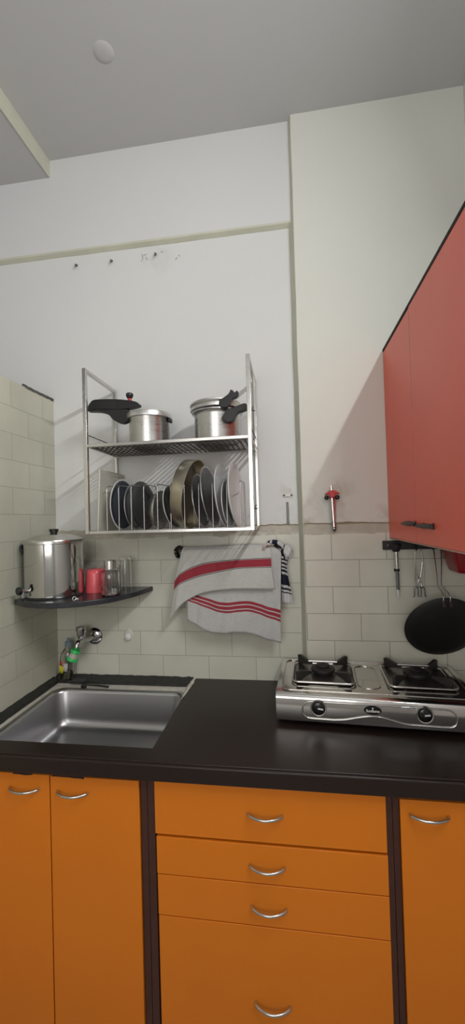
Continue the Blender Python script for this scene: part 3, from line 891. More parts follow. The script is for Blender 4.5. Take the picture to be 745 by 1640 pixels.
d = Vector((-0.40, -0.15, -1)).normalized()
p0 = Vector((-0.985, -0.118, 1.052))
xf = axis_to(d, p0)
put('connector', MB().lathe([(0, 0), (0.014, 0), (0.016, 0.006), (0.016, 0.013), (0, 0.013)], 24, xf), M_DKGREEN, fl)
put('top_cap', MB().lathe([(0, 0.0132), (0.020, 0.0132), (0.022, 0.016), (0.022, 0.026), (0, 0.026)], 28, xf), M_GREEN, fl, smooth=40)
put('chamber', MB().lathe([(0, 0.0262), (0.018, 0.0262), (0.020, 0.040), (0.021, 0.050), (0, 0.050)], 28, xf), M_SMOKY, fl, smooth=40)
put('bottom_cap', MB().lathe([(0, 0.0502), (0.024, 0.0502), (0.026, 0.053), (0.026, 0.062), (0.020, 0.066), (0, 0.066)], 28, xf), M_GREEN, fl, smooth=40)

bo = thing('soap_bottle', (-1.082, -0.056, 0.884), 'clear dish soap bottle with red and yellow label standing in the sink corner', 'bottle')
bx = T(-1.082, -0.056, 0.8845) @ Matrix.Rotation(R(6), 4, 'Y') @ Matrix.Scale(0.72, 4, (0, 1, 0))
put('bottle_body', MB().lathe([(0, 0), (0.028, 0), (0.033, 0.004), (0.034, 0.012), (0.034, 0.10), (0.030, 0.118), (0.020, 0.134), (0.0145, 0.142), (0.0145, 0.150),
                               (0.0125, 0.150), (0.0125, 0.140), (0.028, 0.116), (0.032, 0.10), (0.032, 0.013), (0.028, 0.003), (0, 0.003)], 40, bx), M_PET, bo, smooth=50)
put('liquid', MB().lathe([(0, 0.0035), (0.027, 0.0035), (0.0312, 0.013), (0.0312, 0.030), (0, 0.030)], 40, bx), M_LIQUID, bo)
put('cap', MB().lathe([(0, 0.150), (0.0165, 0.150), (0.017, 0.160), (0.0175, 0.170), (0.013, 0.175), (0.0095, 0.177), (0.0095, 0.187), (0.006, 0.190), (0, 0.190)], 28, bx), M_CAPGREY, bo, smooth=30)


def curved_label(name, a0, a1, z0, z1, material, label, rr=0.0346):
    vs = []; n = 12
    rows = [[tuple(bx @ Vector((rr * math.cos(a0 + (a1 - a0) * i / n), rr * math.sin(a0 + (a1 - a0) * i / n), z))) for i in range(n + 1)] for z in (z0, z1)]
    put(name, MB().grid(rows), material, bo, solid=0.0003)['label'] = label


curved_label('label', R(-165), R(-95), 0.030, 0.062, M_LABELYEL, 'yellow lower label')
curved_label('label', R(-165), R(-110), 0.0625, 0.082, M_LABELRED, 'red upper label')
curved_label('label', R(-94), R(-60), 0.040, 0.078, M_LABELWHT, 'white side label')

# scouring wool and black brush stick behind the sink
sw = MB()
rings = []
for i in range(26):
    t = i / 25; x = -1.045 + 0.075 * t
    h = 0.012 * math.sin(math.pi * t) ** 0.5
    ring = []
    for j in range(14):
        a = 2 * math.pi * j / 14
        k = 1 + 0.35 * noise.noise(Vector((x * 120, math.cos(a) * 2, math.sin(a) * 2)))
        ring.append((x, -0.070 + 0.018 * math.cos(a) * k * (0.3 + h * 60), 0.8800 + max(-0.0, 0.0) + (0.0 + h * 0.9 * math.sin(a) * k)))
    rings.append(ring)
sw.loft(rings)
sw.v = [(x, y, z + 0.0) for x, y, z in sw.v]
o = put('scouring_pad', sw, M_SCOUR, smooth=80)
tag(o, 'dark steel scouring wool lying on the kerb behind the sink', 'scouring pad')
br = thing('sink_brush', (-0.90, -0.105, 0.862), 'thin black brush stick lying on the marble strip behind the sink', 'brush')
put('stick', MB().tube([(-0.955, -0.100, 0.8725), (-0.90, -0.098, 0.8705), (-0.846, -0.100, 0.8675)], [0.0035, 0.0045, 0.005], 10), M_BLACKMET, br)
put('head', MB().box(-0.976, -0.954, -0.112, -0.095, 0.8582, 0.876), M_BLACK, br, bevel=0.003)

# round plug in the tiles
pg = thing('wall_plug', (-0.783, -0.006, 1.06), 'small round white pipe plug in the tiles right of the tap', 'plug')
rings = []
pt = MB()
ring0 = []; ring1 = []
for j in range(20):
    a = 2 * math.pi * j / 20
    k = 1 + 0.25 * noise.noise(Vector((math.cos(a) * 2, math.sin(a) * 2, 4)))
    ring0.append((-0.783 + 0.023 * k * math.cos(a), -0.0061, 1.079 + 0.030 * k * math.sin(a)))
    ring1.append((-0.783 + 0.018 * k * math.cos(a), -0.010, 1.079 + 0.025 * k * math.sin(a)))
put('plaster_patch', pt.loft([ring0, ring1]), M_MARBLE, pg)
put('cap', MB().lathe([(0, 0.012), (0.010, 0.012), (0.0145, 0.009), (0.0155, 0), (0, 0)], 28, axis_to((0, -1, 0), (-0.783, -0.0101, 1.070))), M_WHITEPL, pg, smooth=40)

# ================================================================== WALL FITTINGS
for k, (x, z, lb) in enumerate(((-1.010, 2.897, 'leftmost of the three small black nails below the wall ledge'),
                                (-0.826, 2.897, 'middle one of the three small black nails below the wall ledge'),
                                (-0.602, 2.903, 'rightmost of the three small black nails below the wall ledge'))):
    nb = MB().tube(smoothline([(x, 0.0, z + 0.004), (x + 0.001, -0.014, z + 0.002), (x + 0.002, -0.017, z - 0.006), (x + 0.001, -0.016, z - 0.014)], 4), 0.0034, 8)
    nb.lathe([(0, 0), (0.006, 0), (0.0055, 0.003), (0, 0.0035)], 14, axis_to((0, -1, 0), (x, 0, z + 0.005)))
    tag(put('wall_nail', nb, M_GREYSTRIP, smooth=60), lb, 'nail', 'nails in the upper back wall')
sm = MB()
for (x, z, l, a) in ((-0.668, 2.905, 0.030, 100), (-0.655, 2.912, 0.022, 20), (-0.648, 2.893, 0.020, 120), (-0.672, 2.885, 0.012, 60), (-0.50, 2.875, 0.018, 50), (-0.485, 2.888, 0.010, 130), (-0.57, 2.916, 0.014, 10)):
    dx, dz = math.cos(R(a)) * l / 2, math.sin(R(a)) * l / 2
    sm.tube([(x - dx, 0.0, z - dz), (x, -0.0004, z), (x + dx, 0.0, z + dz)], [0.0012, 0.0024, 0.0012], 6)
sc_ = put('wall_scratches', sm, mat('grey scratch', (0.36, 0.36, 0.35), 0.9, var=0.4, scale=60), wb)
sc_['kind'] = 'structure'
# round patch on the ceiling
pr = [(0, -0.006), (0.020, -0.006), (0.034, -0.003), (0.040, 0), (0, 0)]
cp = put('ceiling_cap', MB().lathe(pr, 36, T(-0.654, -0.414, ZC)), M_CEIL, smooth=50)
tag(cp, 'small round painted-over cap on the ceiling at upper left', 'ceiling cap')

pb = thing('wall_bracket', (-0.006, 0, 1.712), 'small oval metal plate with two screws on the wall right of the rack', 'bracket')
ov = [(-0.006 + sx * 0.016 + 0.0095 * math.cos(a), 1.7205 + 0.0095 * math.sin(a)) for sx, rg_ in ((1, range(-4, 5)), (-1, range(4, 13))) for a in [i * math.pi / 8 for i in rg_]]
put('plate', MB().prism(ov, -0.003, 0.0), M_MARBLE, pb, bevel=0.0008)
put('pad', MB().box(-0.016, 0.004, -0.006, -0.0031, 1.715, 1.7265), M_WHITEPL, pb, bevel=0.001)
for x in (-0.0235, 0.0115):
    put('screw', MB().lathe([(0, 0.003), (0.0025, 0.0028), (0.004, 0.001), (0.004, 0)], 14, axis_to((0, -1, 0), (x, -0.0031, 1.7205))), M_BLACKMET, pb)
sp_ = MB()  # thin strip standing for a blurred dark streak on the wall
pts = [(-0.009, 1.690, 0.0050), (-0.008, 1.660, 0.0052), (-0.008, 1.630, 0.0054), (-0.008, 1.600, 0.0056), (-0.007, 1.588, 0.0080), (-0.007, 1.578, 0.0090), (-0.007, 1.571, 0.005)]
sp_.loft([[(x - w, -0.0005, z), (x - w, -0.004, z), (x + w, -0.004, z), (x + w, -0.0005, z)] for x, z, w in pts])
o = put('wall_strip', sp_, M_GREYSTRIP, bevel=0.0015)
tag(o, 'narrow dull grey strip on the wall below the oval plate', 'strip')

# red gas lighter hanging on the column
gl = thing('gas_lighter', (0.184, -0.07, 1.550), 'gas lighter with red collar and long steel barrel hung on the column', 'lighter')
gx, gy = 0.183, -0.075
put('barrel', MB().tube([(gx, gy, 1.705), (gx + 0.004, gy, 1.600)], 0.0095, 16), M_STEEL, gl)
put('tip', MB().tube([(gx - 0.001, gy, 1.752), (gx, gy, 1.725)], 0.0048, 12), M_STEEL, gl)
put('collar', MB().prism([(gx - 0.030, 1.716), (gx - 0.012, 1.728), (gx, 1.731), (gx + 0.014, 1.728), (gx + 0.031, 1.718), (gx + 0.030, 1.713), (gx + 0.014, 1.716), (gx + 0.011, 1.702), (gx, 1.697),
                          (gx - 0.010, 1.702), (gx - 0.012, 1.716), (gx - 0.029, 1.711)], gy - 0.012, gy + 0.010), M_REDPLAS, gl, bevel=0.003)['label'] = 'red winged collar'
for sx in (-1, 1):
    put('clip', MB().lathe([(0, 0.010), (0.006, 0.0095), (0.0095, 0.006), (0.0095, -0.006), (0.006, -0.009), (0, -0.010)], 20, axis_to((0, -1, 0), (gx + sx * 0.0225, gy, 1.700))), M_BLACKGLOSS, gl, smooth=50)
put('red_backing', MB().box(gx + 0.0105, gx + 0.0145, gy + 0.003, gy + 0.012, 1.602, 1.700), M_REDPLAS, gl, bevel=0.001)
put('end_cap', MB().tube([(gx + 0.004, gy, 1.599), (gx + 0.005, gy, 1.575), (gx + 0.006, gy, 1.565)], [0.0098, 0.0098, 0.0115], 16).tube([(gx + 0.006, gy, 1.565), (gx + 0.006, gy, 1.553)], [0.0115, 0.006], 16), M_CHROME, gl)
put('hole', MB().lathe([(0, 0.001), (0.003, 0.001), (0.0035, 0)], 12, axis_to((0, -1, 0), (gx + 0.0055, gy - 0.0105, 1.570))), M_BLACK, gl)

# ------------------------------------------------------------------ towels
tb_ = thing('towel_bar', (-0.27, -0.03, 1.455), 'black wall towel bar with curved end brackets under the dish rack', 'towel bar')
put('bar', MB().tube([(-0.50, -0.062, 1.482), (-0.055, -0.062, 1.486)], 0.0065, 12), M_BLACKMET, tb_)
for x, sx in ((-0.506, 1), (-0.058, 1)):
    path = smoothline([(x - 0.016, -0.012, 1.447), (x - 0.022, -0.026, 1.462), (x - 0.018, -0.044, 1.484), (x + 0.0, -0.057, 1.496), (x + 0.020, -0.062, 1.488)], 4)
    br_ = put('bracket', MB().tube(path, [0.008] + [0.0115] * 8 + [0.010] * 4 + [0.0085] * (len(path) - 13), 12), M_BLACKGLOSS, tb_, smooth=60)
    for z, y in ((1.4575, -0.0245), (1.472, -0.0375)):
        put('screw', MB().lathe([(0, 0.002), (0.003, 0.0015), (0.0038, 0)], 12, axis_to((0, -1, 0.4), (x - 0.022, y - 0.0135, z + 0.004))), M_CHROME, br_)


def cloth(name, material, rows, label, cat, folds, nu=64, sub=10, solid=0.0022, group=None, noise_amp=0.0025):
    """rows = [(v, y, [(u, x, z)...])] from top to bottom"""
    def samp(pl, u):
        for a, b in zip(pl[:-1], pl[1:]):
            if u <= b[0] + 1e-9:
                i = pl.index(a)
                t = (u - a[0]) / max(1e-9, b[0] - a[0]); h = b[0] - a[0]
                pm = pl[i - 1] if i > 0 else None
                pn = pl[i + 2] if i + 2 < len(pl) else None
                out = []
                for c_ in (1, 2):
                    d_ = (b[c_] - a[c_]) / h
                    m0 = (d_ + (a[c_] - pm[c_]) / (a[0] - pm[0])) / 2 if pm else d_
                    m1 = (d_ + (pn[c_] - b[c_]) / (pn[0] - b[0])) / 2 if pn else d_
                    t2, t3 = t * t, t * t * t
                    out.append((2 * t3 - 3 * t2 + 1) * a[c_] + (t3 - 2 * t2 + t) * h * m0 + (-2 * t3 + 3 * t2) * b[c_] + (t3 - t2) * h * m1)
                return Vector((out[0], 0, out[1]))
        return Vector((pl[-1][1], 0, pl[-1][2]))
    pts = []; uvs = []
    vmin = rows[0][0]
    for i in range(len(rows) - 1):
        (v0, y0, p0_), (v1, y1, p1_) = rows[i], rows[i + 1]
        for k in range(sub if i < len(rows) - 2 else sub + 1):
            t = k / sub
            r_ = []; ur = []
            for j in range(nu + 1):
                u = j / nu
                p = samp(p0_, u).lerp(samp(p1_, u), t)
                y = y0 + (y1 - y0) * t
                v = v0 + (v1 - v0) * t
                dd = max(0.0, min(1.0, (v - 0.05) / 0.5))
                y -= abs(folds(u, v)) * dd
                y -= dd * noise_amp * (1 + noise.noise(Vector((u * 6, v * 4, 2))))
                r_.append((p.x, y, p.z)); ur.append((u, v))
            pts.append(r_); uvs.append(ur)
    o = put(name, MB().grid(pts, uvs), material, smooth=180, solid=solid)
    tag(o, label, cat, group)
    return o


cloth('kitchen_towel', M_TOWEL2, [
    (-0.35, -0.030, [(0, -0.468, 1.36), (1, -0.055, 1.36)]),
    (-0.06, -0.050, [(0, -0.466, 1.484), (1, -0.050, 1.489)]),
    (0.00, -0.062, [(0, -0.466, 1.494), (0.9, -0.085, 1.497), (1, -0.050, 1.484)]),
    (0.05, -0.073, [(0, -0.467, 1.482), (0.9, -0.070, 1.486), (1, -0.042, 1.462)]),
    (0.40, -0.077, [(0, -0.4705, 1.290), (0.2, -0.386, 1.267), (0.37, -0.315, 1.246), (0.68, -0.182, 1.250), (0.86, -0.107, 1.227), (1, -0.052, 1.213)]),
    (0.60, -0.078, [(0, -0.4705, 1.262), (0.2, -0.386, 1.230), (0.37, -0.316, 1.206), (0.68, -0.183, 1.210), (0.86, -0.107, 1.186), (1, -0.053, 1.167)]),
    (1.00, -0.080, [(0, -0.4695, 1.170), (0.15, -0.41, 1.138), (0.25, -0.375, 1.118), (0.41, -0.304, 1.112), (0.55, -0.25, 1.118), (0.68, -0.186, 1.112), (0.86, -0.11, 1.088), (1, -0.053, 1.075)])],
    'longer linen towel with three thin red stripes, hanging behind the other', 'towel', lambda u, v: 0.004 * math.sin(u * 15 + v * 2) + 0.003 * math.sin(u * 31))
cloth('kitchen_towel', M_TOWEL, [
    (-0.45, -0.030, [(0, -0.49, 1.36), (1, -0.10, 1.36)]),
    (-0.06, -0.049, [(0, -0.488, 1.488), (1, -0.090, 1.492)]),
    (0.00, -0.062, [(0, -0.486, 1.497), (1, -0.088, 1.4995)]),
    (0.05, -0.0815, [(0, -0.490, 1.482), (1, -0.088, 1.488)]),
    (0.375, -0.089, [(0, -0.522, 1.350), (0.08, -0.495, 1.381), (0.26, -0.410, 1.420), (0.50, -0.307, 1.436), (0.78, -0.181, 1.443), (1, -0.086, 1.446)]),
    (0.627, -0.091, [(0, -0.525, 1.305), (0.08, -0.500, 1.331), (0.22, -0.425, 1.361), (0.40, -0.350, 1.379), (0.65, -0.238, 1.399), (1, -0.086, 1.404)]),
    (1.00, -0.094, [(0, -0.548, 1.172), (0.08, -0.520, 1.212), (0.16, -0.480, 1.252), (0.22, -0.450, 1.270), (0.32, -0.405, 1.290), (0.50, -0.325, 1.305), (0.62, -0.265, 1.310), (1, -0.074, 1.309)])],
    'front linen towel with one broad red band, draped over the black bar', 'towel', lambda u, v: (0.012 * math.exp(-((u - 0.10) / 0.05) ** 2)) + 0.003 * math.sin(u * 12 + 1))

# knotted cloth on the right bracket
kc = thing('knotted_cloth', (-0.03, -0.06, 1.25), 'navy and white striped cloth knotted around the right end of the towel bar', 'cloth')


def blob(cx_, cy_, cz_, rx, ry, rz, seed, amp=0.22, nu=40, nv=24, vmap=None):
    rows = []; uv = []
    for i in range(nv + 1):
        th = math.pi * i / nv; r_ = []; q_ = []
        for j in range(nu + 1):
            ph = 2 * math.pi * j / nu
            d_ = Vector((math.sin(th) * math.cos(ph), math.sin(th) * math.sin(ph), math.cos(th)))
            k_ = 1 + amp * noise.noise(d_ * 2.2 + Vector((seed, 0, 0))) + amp * 0.35 * math.sin(ph * 5 + th * 4)* math.sin(th)
            r_.append((cx_ + rx * d_.x * k_, cy_ + ry * d_.y * k_, cz_ + rz * d_.z * k_)); q_.append((j / nu, vmap(th, ph) if vmap else i / nv))
        rows.append(r_); uv.append(q_)
    return MB().grid(rows, uv)


put('knot', blob(-0.018, -0.058, 1.468, 0.025, 0.026, 0.033, 3.0, vmap=lambda th, ph: 0.74 + 0.2 * math.sin(th) if math.cos(ph) > -0.55 else 0.3 + 0.3 * th / 3.14), M_CLOTH, kc, smooth=180)
tail_rows = []; tail_uv = []
prof = [(1.452, -0.050, -0.014, -0.062), (1.425, -0.046, -0.020, -0.064), (1.395, -0.047, -0.020, -0.064), (1.35, -0.047, -0.012, -0.062), (1.30, -0.046, -0.003, -0.060), (1.27, -0.045, 0.001, -0.060), (1.245, -0.043, 0.003, -0.060)]
for i in range(25):
    t = i / 24 * (len(prof) - 1); k = min(int(t), len(prof) - 2); f = t - k
    z, xa, xb, y = [prof[k][q] * (1 - f) + prof[k + 1][q] * f for q in range(4)]
    rr = []; uu = []
    for j in range(17):
        u = j / 16
        rr.append((xa + (xb - xa) * u, y + 0.006 * math.cos(u * math.pi * 3), z - 0.010 * u + (0.006 * u if i == 24 else 0))); uu.append((u, i / 24))
    tail_rows.append(rr); tail_uv.append(uu)
put('tail', MB().grid(tail_rows, tail_uv), M_CLOTH, kc, smooth=180, solid=0.003)
lp = MB()
path = smoothline([(-0.112, -0.070, 1.490), (-0.098, -0.080, 1.508), (-0.075, -0.084, 1.514), (-0.050, -0.080, 1.508), (-0.028, -0.070, 1.490)], 6)
rows = []; uvs = []
for i, p in enumerate(path):
    t = i / (len(path) - 1)
    rows.append([(p.x + 0.004 * math.cos(a), p.y + 0.013 * math.cos(a), p.z + 0.010 * math.sin(a)) for a in [2 * math.pi * j / 12 for j in range(13)]])
    uvs.append([(j / 12, 0.85 if t < 0.25 else (0.5 if t < 0.38 else (0.85 if t < 0.5 else (0.5 if t < 0.75 else 0.9)))) for j in range(13)])
put('loop', lp.grid(rows, uvs), M_CLOTH, kc, smooth=180)
# pale fold of the long towel bunched over the bar end
put('pink_fold', MB().tube(smoothline([(-0.118, -0.088, 1.482), (-0.112, -0.092, 1.498), (-0.098, -0.092, 1.506), (-0.088, -0.09, 1.500)], 4), [0.003] + [0.007] * 11 + [0.003], 10), mat('pale pink cotton', (0.55, 0.42, 0.40), 0.9), kc)['label'] = 'pale pink fold of the cloth'

# ================================================================== HOOK RAIL AND UTENSILS
hr = thing('hook_rail', (0.57, -0.07, 1.462), 'black hanging rail on the tiles under the red wall cabinet', 'hook rail')
put('rail', MB().box(0.388, 0.77, -0.074, -0.0575, 1.470, 1.508), M_BLACKMET, hr, bevel=0.003)
hx = (0.436, 0.518, 0.583, 0.612)
for x in hx:
    put('hook', MB().tube(smoothline([(x, -0.0745, 1.490), (x, -0.086, 1.486), (x, -0.092, 1.478), (x, -0.089, 1.470), (x, -0.083, 1.470)], 4), 0.0028, 8), M_BLACKMET, hr)
put('screw', MB().lathe([(0, 0.002), (0.003, 0.0015), (0.004, 0)], 12, axis_to((0, -1, 0), (0.408, -0.0745, 1.490))), M_CHROME, hr)

g2 = thing('gas_lighter', (0.437, -0.088, 1.27), 'steel gas lighter with black ring hanging at the left end of the black rail', 'lighter')
put('head', MB().lathe([(0, 0), (0.012, 0), (0.020, 0.012), (0.022, 0.030), (0.018, 0.034), (0, 0.034)], 24, T(0.436, -0.088, 1.463)), M_BLACK, g2, smooth=40)
put('barrel', MB().tube([(0.436, -0.088, 1.463), (0.437, -0.088, 1.392)], 0.0088, 14), M_STEEL, g2)
put('ring', MB().tube([(0.437, -0.088, 1.392), (0.437, -0.088, 1.381)], 0.0115, 16), M_BLACK, g2)
put('neck', MB().tube([(0.437, -0.088, 1.381), (0.4385, -0.088, 1.305)], 0.0062, 12).tube([(0.445, -0.088, 1.375), (0.445, -0.088, 1.300)], 0.0022, 6), M_DARKPLATE, g2)
put('tip', MB().tube([(0.4385, -0.088, 1.305), (0.439, -0.088, 1.275), (0.439, -0.088, 1.268)], [0.0062, 0.0048, 0.0025], 12), M_WHITEPL, g2)

tg = thing('wire_tongs', (0.524, -0.085, 1.27), 'thin steel wire tongs hanging from the black rail beside the griddle', 'tongs')
for sx in (-1, 1):
    c = 0.525
    p = smoothline([(c + sx * 0.004, -0.084, 1.474), (c + sx * 0.012, -0.085, 1.455), (c + sx * 0.014, -0.085, 1.42), (c + sx * 0.006, -0.085 - sx * 0.0024, 1.365), (c - sx * 0.006, -0.085 - sx * 0.0024, 1.335), (c - sx * 0.010, -0.085, 1.316)], 5)
    put('arm', MB().tube(p, 0.0022, 8), M_STEEL, tg, smooth=60)
    put('arm', MB().tube([(c + sx * 0.013, -0.087, 1.46), (c + sx * 0.018, -0.087, 1.36), (c + sx * 0.015, -0.087, 1.318)], 0.0018, 8), M_STEEL, tg, smooth=60)
    q = smoothline([(c + sx * 0.003, -0.085, 1.316), (c + sx * 0.006, -0.085, 1.309), (c + sx * 0.006, -0.085, 1.279), (c + sx * 0.003, -0.087, 1.274)], 4)
    q2 = smoothline([(c + sx * 0.006, -0.087, 1.312), (c + sx * 0.015, -0.087, 1.314), (c + sx * 0.020, -0.087, 1.304), (c + sx * 0.021, -0.087, 1.279), (c + sx * 0.026, -0.088, 1.275)], 4)
    put('jaw', MB().tube(q, 0.0023, 8).tube(q2, 0.0023, 8), M_DARKPLATE, tg, smooth=60)
put('rivet', MB().tube([(c, -0.080, 1.352), (c, -0.092, 1.352)], 0.004, 10), M_DARKPLATE, tg)

tw = thing('griddle', (0.61, -0.09, 1.0), 'round black iron griddle hanging by two wire handles from the rail', 'griddle')
TA = R(25)
xf = axis_to((0, -math.cos(TA), -math.sin(TA)), (0.592, -0.130, 1.159))
put('pan', MB().lathe([(0, 0.010), (0.06, 0.009), (0.11, 0.004), (0.1415, -0.005), (0.1435, -0.003), (0.1415, -0.001), (0.11, 0.008), (0.06, 0.013), (0, 0.014)], 80, xf), M_TAWA, tw, smooth=50)
M_TAB = mat('brown iron', (0.07, 0.045, 0.045), 0.5, 0.4)
for xt, xm, xe in ((0.583, 0.574, 0.581), (0.612, 0.588, 0.606)):
    p = smoothline([(xt, -0.0885, 1.4785), (xt, -0.095, 1.465), ((xt + xm) / 2, -0.125, 1.40), (xm, -0.153, 1.332), ((xm + xe) / 2 + 0.004, -0.168, 1.312), (xe, -0.188, 1.292), (xe, -0.183, 1.258)], 5)
    h_ = put('wire_handle', MB().tube(p, 0.0026, 8), M_WIRE, tw, smooth=60)
    put('handle_tab', MB().box(-0.006, 0.006, -0.003, 0.003, -0.018, 0.018, T(xe, -0.188, 1.272) @ Matrix.Rotation(-TA, 4, 'X')), M_TAB, h_, bevel=0.001)

rb = thing('red_basket', (0.70, -0.17, 1.385), 'red plastic basket hanging below the red wall cabinet at the right edge', 'basket')


def bk(z, x0_, x1_, y0_, y1_, r): return rrect((x0_ + x1_) / 2, (y0_ + y1_) / 2, (x1_ - x0_) / 2, (y1_ - y0_) / 2, r, z)


put('tub', MB().loft([bk(1.385, 0.640, 0.765, -0.205, -0.095, 0.02), bk(1.390, 0.634, 0.770, -0.210, -0.090, 0.02), bk(1.440, 0.620, 0.778, -0.222, -0.082, 0.02), bk(1.475, 0.614, 0.780, -0.226, -0.079, 0.02),
                      bk(1.475, 0.617, 0.777, -0.223, -0.082, 0.018), bk(1.44, 0.623, 0.775, -0.219, -0.085, 0.018), bk(1.392, 0.637, 0.767, -0.207, -0.093, 0.018)]), M_DKRED, rb, smooth=50)
put('rim', MB().tube([(p[0], p[1], 1.476) for p in bk(0, 0.612, 0.781, -0.228, -0.078, 0.02)], 0.004, 8, closed=True), M_DKRED, rb, smooth=60)
for x in (0.65, 0.74):
    put('hanger_wire', MB().tube([(x, -0.228, 1.476), (x, -0.226, 1.5245)], 0.002, 6), M_WIRE, rb)
    put('hanger_wire', MB().tube([(x, -0.078, 1.476), (x, -0.080, 1.5245)], 0.002, 6), M_WIRE, rb)

# ================================================================== STOVE
sv = thing('gas_stove', (0.281, -0.235, ZK), 'stainless steel two-burner gas stove on the worktop at the right', 'stove', rz=R(-3.5))
O0 = (0, 0, 0)


def sput(name, mb, material, parent=None, **k):
    return put(name, mb, material, parent or sv, off=(0, 0, 0), **k)


HW, HD = 0.342, 0.180
# body profile in y-z, extruded in x
prof = [(-HD, 0.018), (-HD - 0.001, 0.020), (-HD + 0.004, 0.092), (-HD + 0.007, 0.101), (-HD + 0.014, 0.1075), (-HD + 0.024, 0.110), (HD - 0.012, 0.114), (HD - 0.004, 0.112), (HD, 0.104), (HD, 0.018)]
sput('body', MB().prism(prof, -HW, HW, 'yz'), M_STOVE, bevel=0.002, smooth=35)
for x in (-0.29, 0.29):
    for y in (-0.14, 0.14):
        sput('foot', MB().lathe([(0, 0), (0.011, 0), (0.014, 0.0178), (0, 0.0178)], 18, T(x, y, 0.0002)), M_BLACK)
# raised bead outlining the control panel
FY = -HD - 0.0005


def fy(z): return -HD - 0.001 + 0.005 * (z - 0.020) / 0.072 - 0.0005


bead = smoothline([(x, fy(z), z) for x, z in
                   [(-0.205, 0.030), (-0.228, 0.032), (-0.243, 0.042), (-0.247, 0.057), (-0.243, 0.074), (-0.228, 0.086), (-0.205, 0.088), (-0.10, 0.088), (0.03, 0.0885), (0.15, 0.088), (0.225, 0.087),
                    (0.246, 0.081), (0.256, 0.066), (0.254, 0.045), (0.243, 0.034), (0.225, 0.031), (0.15, 0.031), (0.10, 0.032), (0.06, 0.040), (0.02, 0.049), (-0.02, 0.050), (-0.06, 0.043), (-0.10, 0.034), (-0.14, 0.030)]], 4)
sput('panel_bead', MB().tube(bead, 0.0028, 8, closed=True), M_POLISH, smooth=60)
for x in (-0.191, 0.157):
    z = 0.068
    xf = axis_to((0, -1, 0.06), (x, fy(z) + 0.0004, z))
    k_ = sput('knob', MB().lathe([(0, 0.009), (0.0185, 0.0086), (0.0205, 0.0072), (0.021, 0.004), (0.0215, 0.003), (0.0215, 0), (0, 0)], 40, xf), M_BLACKGLOSS, smooth=40)
    sput('knob_ring', MB().lathe([(0.0218, 0), (0.0280, 0), (0.0280, 0.004), (0.0260, 0.0070), (0.0230, 0.0065), (0.0218, 0.004)], 40, xf, closed=True), M_STEEL, k_, smooth=40)
    sput('pointer', MB().box(-0.002, 0.016, -0.0022, 0.0022, 0.0086, 0.0105, xf @ Matrix.Rotation(R(180 - 8 if x < 0 else 180 + 8), 4, 'Z') @ Matrix.Rotation(R(180), 4, 'Z')), M_WHITEPL, k_)
# oval badge
bz = 0.071; bxx = -0.009
bf = axis_to((0, -1, 0.06), (bxx, fy(bz), bz))
ov = [(0.029 * math.cos(a), 0.0145 * math.sin(a)) for a in [i * math.pi / 24 for i in range(48)]]
ovm = MB(); n_ = len(ov)
ring0 = [(a, b_, 0.0) for a, b_ in ov]; ring1 = [(a * 0.97, b_ * 0.95, 0.0025) for a, b_ in ov]


def face_xf(v):  # badge plane: x right, y up, z towards the room
    return (bxx + v[0], fy(bz + v[1]) - v[2], bz + v[1])


bg = sput('badge', MB().loft([[face_xf(p) for p in ring0], [face_xf(p) for p in ring1]]), M_BLACKGLOSS)
bg['label'] = 'black oval maker badge with white lettering'
cu = bpy.data.curves.new('badge_text', 'FONT')
cu.body = 'Sunflame'; cu.size = 0.0122; cu.align_x = 'CENTER'; cu.align_y = 'CENTER'; cu.extrude = 0.0003; cu.offset = 0.0003
to = bpy.data.objects.new('tmp_text', cu); COL.objects.link(to)
dg = bpy.context.evaluated_depsgraph_get()
tm = to.evaluated_get(dg).to_mesh()
tmb = MB().add([face_xf((v.co.x, v.co.y - 0.0015, 0.0031 + v.co.z)) for v in tm.vertices], [tuple(p.vertices) for p in tm.polygons])
bpy.data.objects.remove(to)
sput('lettering', tmb, M_WHITEPL, bg)
flame = [(0, 0.0045), (-0.0028, 0.0062), (-0.0024, 0.0088), (0, 0.0118), (0.0006, 0.0095), (0.0026, 0.0085), (0.0028, 0.0062)]
sput('flame_mark', MB().loft([[face_xf((a, b_, 0.0028)) for a, b_ in flame], [face_xf((a, b_, 0.0034)) for a, b_ in flame]]), M_WHITEPL, bg)


def topz(y): return 0.110 + 0.004 * (y + HD) / (2 * HD)


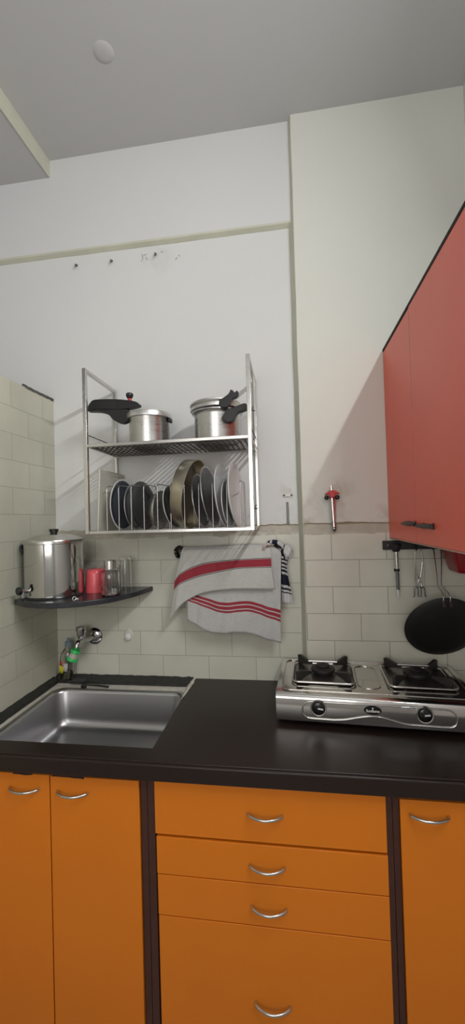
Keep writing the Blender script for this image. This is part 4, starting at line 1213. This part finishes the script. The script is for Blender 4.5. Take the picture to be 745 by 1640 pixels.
# long stamped grooves on the top
for x0_, x1_ in ((-0.330, 0.330),):
    pts = [(p[0], p[1], topz(p[1]) + 0.0012) for p in rrect(0, 0.008, 0.322, 0.150, 0.03, 0)]
    sput('top_bead', MB().tube(pts, 0.0016, 6, closed=True), M_STOVE, smooth=60)
pts = [(p[0], p[1], topz(p[1]) + 0.0012) for p in rrect(-0.005, 0.01, 0.040, 0.110, 0.035, 0)]
sput('centre_bead', MB().tube(pts, 0.0016, 6, closed=True), M_STOVE, smooth=60)
for bxc in (-0.170, 0.178):
    byc = 0.022
    z0 = topz(byc)
    tr = sput('drip_tray', MB().loft([rrect(bxc, byc, 0.112, 0.108, 0.02, z0 + 0.0015), rrect(bxc, byc, 0.108, 0.104, 0.02, z0 + 0.0035), rrect(bxc, byc, 0.095, 0.091, 0.02, z0 + 0.0025), rrect(bxc, byc, 0.06, 0.06, 0.03, z0 + 0.0022)]),
              M_SCORCH, smooth=40)
    bn = sput('burner', MB().lathe([(0.0, 0.030), (0.020, 0.030), (0.030, 0.027), (0.036, 0.024), (0.045, 0.022), (0.047, 0.016), (0.045, 0.010), (0.038, 0.008), (0.036, 0.0), (0, 0)], 48, T(bxc, byc, z0 + 0.0024)), M_BURNER, smooth=40)
    sput('burner_cap', MB().lathe([(0.006, 0.0365), (0.022, 0.036), (0.027, 0.033), (0.027, 0.0302), (0.0, 0.0302), (0.0, 0.0365)], 40, T(bxc, byc, z0 + 0.0024)), M_BURNER, bn, smooth=40)
    ps = sput('pan_support', MB().tube([(p[0], p[1], z0 + 0.0085) for p in rrect(bxc, byc, 0.116, 0.112, 0.022, 0)], 0.0042, 8, closed=True), M_STEEL, smooth=60)
    for sx in (-1, 1):
        for sy in (-1, 1):
            a = math.atan2(sy, sx)
            xf = T(bxc, byc, z0) @ Matrix.Rotation(a, 4, 'Z')
            # folded sheet prong: tall at the corner, lower towards the burner
            pr_ = MB()
            w = 0.006
            pl = [(0.138, 0.006), (0.140, 0.040), (0.128, 0.043), (0.066, 0.028), (0.062, 0.020), (0.105, 0.012), (0.120, 0.005)]
            pr_.prism(pl, -w, w, 'xz', xf)
            sput('prong', pr_, M_ENAMEL, ps, bevel=0.0015)
    sput('cross_bar', MB().tube([(bxc - 0.058, byc + 0.052, z0 + 0.030), (bxc + 0.058, byc + 0.052, z0 + 0.030)], 0.003, 8).tube([(bxc - 0.058, byc + 0.052, z0 + 0.021), (bxc + 0.058, byc + 0.052, z0 + 0.021)], 0.0025, 8), M_STEEL, ps)
